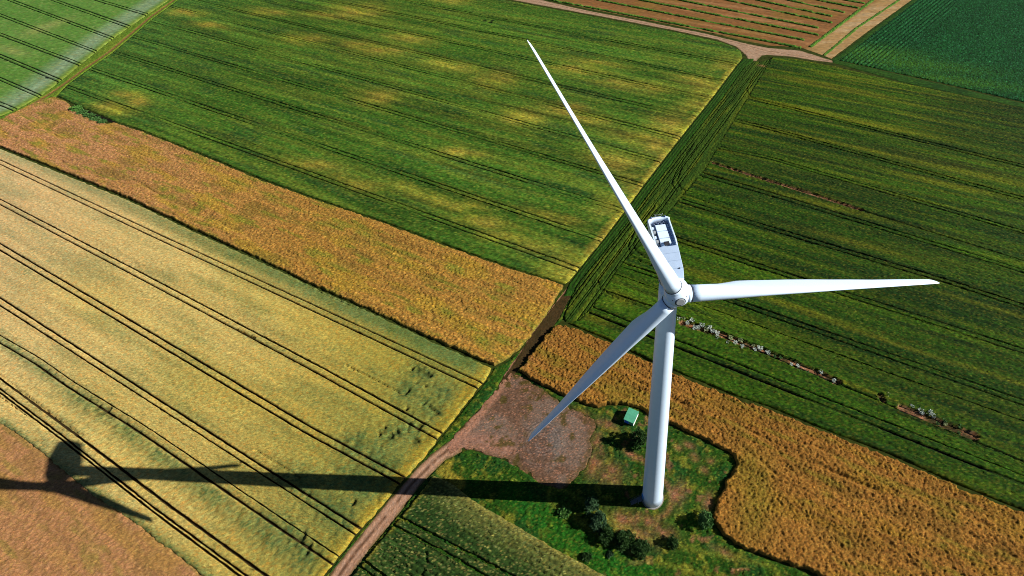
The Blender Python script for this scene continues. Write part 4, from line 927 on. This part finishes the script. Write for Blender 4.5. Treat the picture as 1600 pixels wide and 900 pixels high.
V = [b.verts.new(KF(a, u, h)) for a, u, h in ((-LA, -LB, 2.325), (LA, -LB, 2.325), (LA, LB, 2.325), (-LA, LB, 2.325), (-LA, -LB, 2.45), (LA, -LB, 2.45), (LA, LB, 2.45), (-LA, LB, 2.45), (-LA, 0, 2.62), (LA, 0, 2.62))]
for q in ((0, 3, 2, 1), (0, 1, 5, 4), (2, 3, 7, 6), (1, 2, 6, 9, 5), (3, 0, 4, 8, 7), (4, 5, 9, 8), (8, 9, 6, 7)): b.faces.new([V[i] for i in q])
obj('roof', b, M_TEAL, kiosk)
for a0, a1, m in ((-LA + 0.3, -0.05, M_KBLUE), (0.05, LA - 0.3, M_TEAL)):
    dr_ = obj('door', box(bmesh.new(), KF, a0, a1, LB - 0.145, LB - 0.09, 0.26, 2.2, 0.01), m, kiosk)
    obj('handle', box(bmesh.new(), KF, a1 - 0.16, a1 - 0.11, LB - 0.088, LB - 0.04, 1.0, 1.25), M_GREY, dr_)
obj('vent', box(bmesh.new(), KF, LA - 0.148, LA - 0.11, -0.4, 0.4, 1.5, 2.0), M_GREY, kiosk)

# ------------------------------------------------------------------ shrubs: trunk with limbs, crown of many leaves
def leaf_mat(name, cols):
    m = bpy.data.materials.new(name); m.use_nodes = True
    nt = m.node_tree; b = nt.nodes['Principled BSDF']
    b.inputs['Roughness'].default_value = 0.7; b.inputs['Specular IOR Level'].default_value = 0.15
    g = nt.nodes.new('ShaderNodeTexCoord'); no = nt.nodes.new('ShaderNodeTexNoise'); no.inputs['Scale'].default_value = 1.6; no.inputs['Detail'].default_value = 5
    nt.links.new(g.outputs['Object'], no.inputs['Vector'])
    rp = nt.nodes.new('ShaderNodeValToRGB')
    rp.color_ramp.elements[0].position = 0.32; rp.color_ramp.elements[1].position = 0.68
    rp.color_ramp.elements[0].color = (*cols[0], 1); rp.color_ramp.elements[1].color = (*cols[1], 1)
    nt.links.new(no.outputs['Fac'], rp.inputs['Fac']); nt.links.new(rp.outputs['Color'], b.inputs['Base Color'])
    return m
L_DARK = leaf_mat('dark_shrub_leaves', ((0.008, 0.028, 0.005), (0.034, 0.082, 0.014)))
L_BLUE = leaf_mat('greyish_green_leaves', ((0.012, 0.042, 0.016), (0.06, 0.12, 0.045)))
L_BRIGHT = leaf_mat('bright_green_leaves', ((0.03, 0.11, 0.015), (0.12, 0.26, 0.05)))
L_MID = leaf_mat('green_leaves', ((0.02, 0.07, 0.015), (0.08, 0.17, 0.04)))
L_SILVER = leaf_mat('silvery_leaves', ((0.28, 0.34, 0.28), (0.62, 0.66, 0.58)))
L_SAGE = leaf_mat('pale_yellow_green_leaves', ((0.16, 0.20, 0.07), (0.42, 0.46, 0.24)))
M_BARK = mat_simple('brown_bark', (0.09, 0.06, 0.04), 0.9, 0.1, 0.3, 4.0)

def tube(bm, pts, radii, n=6):
    rings = []
    for i, (p_, r_) in enumerate(zip(pts, radii)):
        d_ = (pts[min(i + 1, len(pts) - 1)] - pts[max(i - 1, 0)]).normalized()
        e1 = d_.orthogonal().normalized(); e2 = d_.cross(e1)
        rings.append([bm.verts.new(p_ + (e1 * math.cos(2 * math.pi * k / n) + e2 * math.sin(2 * math.pi * k / n)) * r_) for k in range(n)])
    for A, B in zip(rings[:-1], rings[1:]):
        for k in range(n): bm.faces.new((A[k], A[(k + 1) % n], B[(k + 1) % n], B[k]))
    bm.faces.new(rings[-1])
def leaf(bm, c, d_, size, rnd):
    d_ = d_.normalized(); sd = d_.cross(Vector((rnd.uniform(-1, 1), rnd.uniform(-1, 1), rnd.uniform(-1, 1)))).normalized(); up_ = sd.cross(d_)
    w = size * 0.36
    a = bm.verts.new(c - d_ * size * 0.5); e = bm.verts.new(c + d_ * size * 0.5 - up_ * size * 0.12)
    l = bm.verts.new(c + sd * w + up_ * size * 0.08); r = bm.verts.new(c - sd * w + up_ * size * 0.08); m_ = bm.verts.new(c)
    bm.faces.new((a, m_, l)); bm.faces.new((m_, e, l)); bm.faces.new((a, r, m_)); bm.faces.new((m_, r, e))
def make_shrub(name, loc, lobes, leaf_m, nleaf, lsize, seed, label, cat='shrub', group=None, trunk_r=0.09):
    rnd = random.Random(seed)
    root = empty(name, Vector((loc[0], loc[1], 0)))
    tag(root, label, cat, group)
    tb = bmesh.new(); cb = bmesh.new()
    top = max(l[2] for l in lobes)
    tube(tb, [Vector((0, 0, -0.2)), Vector((0.04, 0.02, top * 0.3)), Vector((0.0, 0.05, top * 0.62))], [trunk_r * 1.5, trunk_r, trunk_r * 0.5])
    vol = sum(l[3] ** 2 for l in lobes)
    for lx, ly, lz, lr, lh in lobes:
        c = Vector((lx, ly, lz))
        st_ = Vector((0.03, 0.02, top * rnd.uniform(0.12, 0.4)))
        tube(tb, [st_, st_.lerp(c, 0.55) + Vector((rnd.uniform(-.1, .1), rnd.uniform(-.1, .1), 0.05)), c], [trunk_r * 0.7, trunk_r * 0.45, trunk_r * 0.15], 5)
        ncl = max(5, int(14 * lr * lr / vol * len(lobes)))
        for q in range(ncl):                                            # leaf clumps inside the lobe
            z = rnd.uniform(-0.8, 1); f_ = rnd.uniform(0, 2 * math.pi); rr = math.sqrt(max(0, 1 - z * z)) * rnd.uniform(0.55, 1.0)
            cc = c + Vector((rr * math.cos(f_) * lr, rr * math.sin(f_) * lr, z * lh))
            if cc.z < 0.12: cc.z = 0.12 + rnd.random() * 0.2
            cr = lr * rnd.uniform(0.22, 0.42)
            for _ in range(max(6, int(nleaf * lr * lr / vol / ncl))):
                v = Vector((rnd.gauss(0, 1), rnd.gauss(0, 1), rnd.gauss(0, 0.8)))
                p_ = cc + v * cr * 0.5
                if p_.z < 0.05: p_.z = 0.05 + rnd.random() * 0.15
                leaf(cb, p_, v + Vector((0, 0, 0.3)), lsize * rnd.uniform(0.6, 1.3), rnd)
    obj('crown', cb, leaf_m, root); obj('trunk', tb, M_BARK, root)
    return root

def lobes_for(r, h, seed, squash=1.0):
    rnd = random.Random(seed); out = [(0, 0, h * 0.5, r * 0.75, h * 0.36)]
    for k in range(7):
        f_ = k * 0.9 + rnd.uniform(-0.3, 0.3); q = rnd.uniform(0.35, 0.62) * r
        out.append((math.cos(f_) * q * rnd.uniform(0.8, 1.5), math.sin(f_) * q * squash * rnd.uniform(0.8, 1.5), h * rnd.uniform(0.15, 0.6), r * rnd.uniform(0.3, 0.55), h * rnd.uniform(0.14, 0.26)))
    for k in range(3):
        out.append((rnd.uniform(-.25, .25) * r, rnd.uniform(-.25, .25) * r, h * rnd.uniform(0.72, 0.84), r * rnd.uniform(0.28, 0.4), h * 0.15))
    return out
for name, ctr, r_, h_, sq, lm, nl, ls, seed, label, cat in (
    ('small_tree', (6.95, 69.89), 2.7, 7.2, 1.0, L_DARK, 5200, 0.42, 1, 'dark green bushy tree between the kiosk and the turbine tower', 'tree'),
    ('small_tree', (-8.11, 51.59), 2.1, 6.2, 1.0, L_BLUE, 3600, 0.46, 2, 'greyish green tree reaching into the tower shadow', 'tree'),
    ('small_tree', (-6.05, 47.55), 2.4, 5.8, 1.0, L_BLUE, 3800, 0.46, 3, 'greyish green tree just below the tower shadow beside bare earth', 'tree'),
    ('shrub', (-3.70, 44.07), 2.3, 3.8, 1.0, L_DARK, 2600, 0.42, 4, 'dark shrub between the grey green tree and the big round shrub', 'shrub'),
    ('shrub', (0.48, 42.54), 2.7, 3.8, 1.0, L_DARK, 4200, 0.42, 5, 'big dark round shrub below the bare brown patch', 'shrub'),
    ('shrub', (4.89, 40.51), 2.8, 2.8, 0.8, L_DARK, 3600, 0.40, 6, 'broad dark shrub at the lower end of the shrub row by the tower', 'shrub'),
    ('shrub', (13.94, 41.65), 1.9, 3.0, 1.0, L_DARK, 1800, 0.36, 7, 'small dark shrub standing alone below the bare earth', 'shrub'),
    ('shrub', (23.81, 46.63), 2.3, 4.8, 1.3, L_MID, 3600, 0.42, 8, 'green shrub beside the edge of the orange rapeseed', 'shrub'),
    ('shrub', (-16.01, 50.44), 2.1, 1.7, 0.7, L_BRIGHT, 2000, 0.34, 9, 'bright green low shrub just below the tower shadow', 'shrub'),
    ('shrub', (-9.62, 39.20), 1.6, 1.6, 0.7, L_DARK, 1200, 0.34, 10, 'low dark shrub in the grass near the green wheat edge', 'shrub'),
    ('shrub', (-3.35, 39.72), 0.9, 1.2, 1.0, L_BLUE, 500, 0.30, 11, 'tiny pale shrub in the grass strip under the dark shrub row', 'shrub')):
    make_shrub(name, ctr, lobes_for(r_, h_, seed, sq), lm, nl, ls, seed, label, cat, trunk_r=0.03 * h_ / 2 + 0.04)
# bushes of the small hedge in the top left, between green field and rapeseed
HB = [((-324.1, 288.5),3.4,3.2),((-317.7, 284.4),3.0,2.0),((-310.9, 280.3),3.2,1.9),((-304.3, 276.3),3.0,1.7),((-297.9, 273.0),2.8,1.9)]
HL = ['tallest bush at the left end of the small hedge beside the rapeseed', 'second bush from the left in the small hedge beside the rapeseed', 'middle bush of the small hedge beside the rapeseed', 'second bush from the right in the small hedge beside the rapeseed', 'bush at the right end of the small hedge beside the rapeseed']
for i, ((q, r_, h_), lb) in enumerate(zip(HB, HL)):
    make_shrub('hedge_bush', q, lobes_for(r_, h_, 50 + i, 0.8), L_BRIGHT if i == 0 else L_MID, 1200, 0.6, 30 + i, lb, 'bush', 'bushes of the small hedge')

# ------------------------------------------------------------------ silvery weeds on the bare strip
def weed_mesh(seed, m):
    rnd = random.Random(seed); bm = bmesh.new()
    for st_i in range(9):
        f_ = st_i * 0.7 + rnd.uniform(-.3, .3); reach = rnd.uniform(0.3, 0.75); hh = rnd.uniform(0.7, 1.35)
        tip = Vector((math.cos(f_) * reach, math.sin(f_) * reach, hh))
        tube(bm, [Vector((0, 0, -0.1)), tip * 0.5 + Vector((0, 0, 0.1)), tip], [0.04, 0.03, 0.015], 4)
        for q in range(22):
            k = rnd.uniform(0.35, 1.05)
            p_ = tip * k + Vector((rnd.gauss(0, .16), rnd.gauss(0, .16), rnd.gauss(0, .10)))
            leaf(bm, p_, Vector((math.cos(f_) + rnd.gauss(0, .6), math.sin(f_) + rnd.gauss(0, .6), rnd.uniform(-.2, .5))), rnd.uniform(0.18, 0.34), rnd)
    me = bpy.data.meshes.new('weed'); bm.to_mesh(me); bm.free(); me.materials.append(m)
    return me
WM = [weed_mesh(i, L_SILVER) for i in range(3)] + [weed_mesh(9, L_SAGE), weed_mesh(10, L_MID)]
GRP = 'weeds on the bare strips of the dark green field'
WEEDS = [  # place, size, kind, label
 ('%s weed of the dense silvery clump, counting away from the turbine tower', [((28.2, 112.9),1.1,0),((30.0, 113.7),1.1,1),((30.5, 110.5),1.2,2),((32.0, 110.7),1.0,0),((33.5, 111.5),1.1,1),((34.7, 109.7),1.0,3),((36.2, 110.2),1.2,2),((36.9, 108.8),1.1,0),((38.4, 107.9),1.1,1),((38.3, 106.5),1.0,2),((25.1, 114.8),0.9,1)]),
 ('%s yellowish green round weed on the bare strip, counting from the tower', [((27.1, 115.0),0.9,3),((42.9, 105.7),1.1,3),((46.3, 104.5),1.0,3)]),
 ('%s silvery weed after the dense clump, counting away from the tower', [((41.6, 103.9),0.9,0),((44.0, 103.5),1.0,1),((46.2, 101.8),0.95,2),((50.5, 100.3),1.0,0),((52.4, 100.7),1.2,1),((54.7, 99.0),1.1,2),((50.4, 102.1),0.7,3)]),
 ('%s small silvery weed at the thin far end of the long bare strip', [((61.6, 93.9),0.9,0),((63.7, 93.3),0.8,1),((70.8, 90.5),0.9,2),((74.1, 87.2),1.0,0)]),
 ('%s small green weed on brown soil of the long bare strip, from the tower', [((53.8, 97.3),0.8,4),((56.7, 97.2),0.8,4),((58.6, 96.6),0.8,4),((64.0, 91.3),0.7,4),((66.2, 90.7),0.8,4),((67.0, 89.0),0.6,4)]),
 ('%s silvery weed on the short outer bare strip, counting from the tower', [((95.9, 77.1),0.9,0),((97.9, 75.5),1.0,1),((100.7, 74.6),1.2,2),((101.1, 73.7),1.0,0),((98.1, 74.7),0.8,1),((111.8, 67.6),0.6,2)]),
 ('%s green weed on the short outer bare strip, counting from the tower', [((103.9, 71.9),0.9,4),((101.2, 71.0),0.8,4),((107.5, 69.9),0.9,4),((103.6, 70.9),0.7,3),((106.3, 67.9),0.7,4)]),
 ('lone pale weed beside the small hole in the dark green crop', [((90.1, 81.6),0.8,3)])]
ORD = 'first second third fourth fifth sixth seventh eighth ninth tenth eleventh'.split()
rw = random.Random(5)
for lb, lst in WEEDS:
    for n_, (q, s_, k) in enumerate(sorted(lst, key=lambda e: e[0][0])):
        o = link_mesh('weed_plant', WM[k]); o.location = (q[0], q[1], 0.04); o.rotation_euler = (0, 0, rw.uniform(0, 6.28)); o.scale = (s_ * 1.08, s_ * 1.08, s_ * 1.0)
        tag(o, lb % ORD[n_] if '%s' in lb else lb, 'weed', GRP)

# pale stone at the edge of the rapeseed
bm = bmesh.new(); bmesh.ops.create_icosphere(bm, subdivisions=2, radius=0.75)
rs = random.Random(4)
for v in bm.verts: v.co = Vector((v.co.x * 1.1, v.co.y * 0.8, v.co.z * 0.65)) * rs.uniform(0.82, 1.1)
stone = obj('stone', bm, mat_simple('pale_stone', (0.42, 0.40, 0.36), 0.9, 0.2, 0.25, 2.0)); q = (28.4, 44.3); stone.location = (q[0], q[1], 0.25)
tag(stone, 'small pale stone lying in the grass at the rapeseed edge below the green shrub', 'stone')
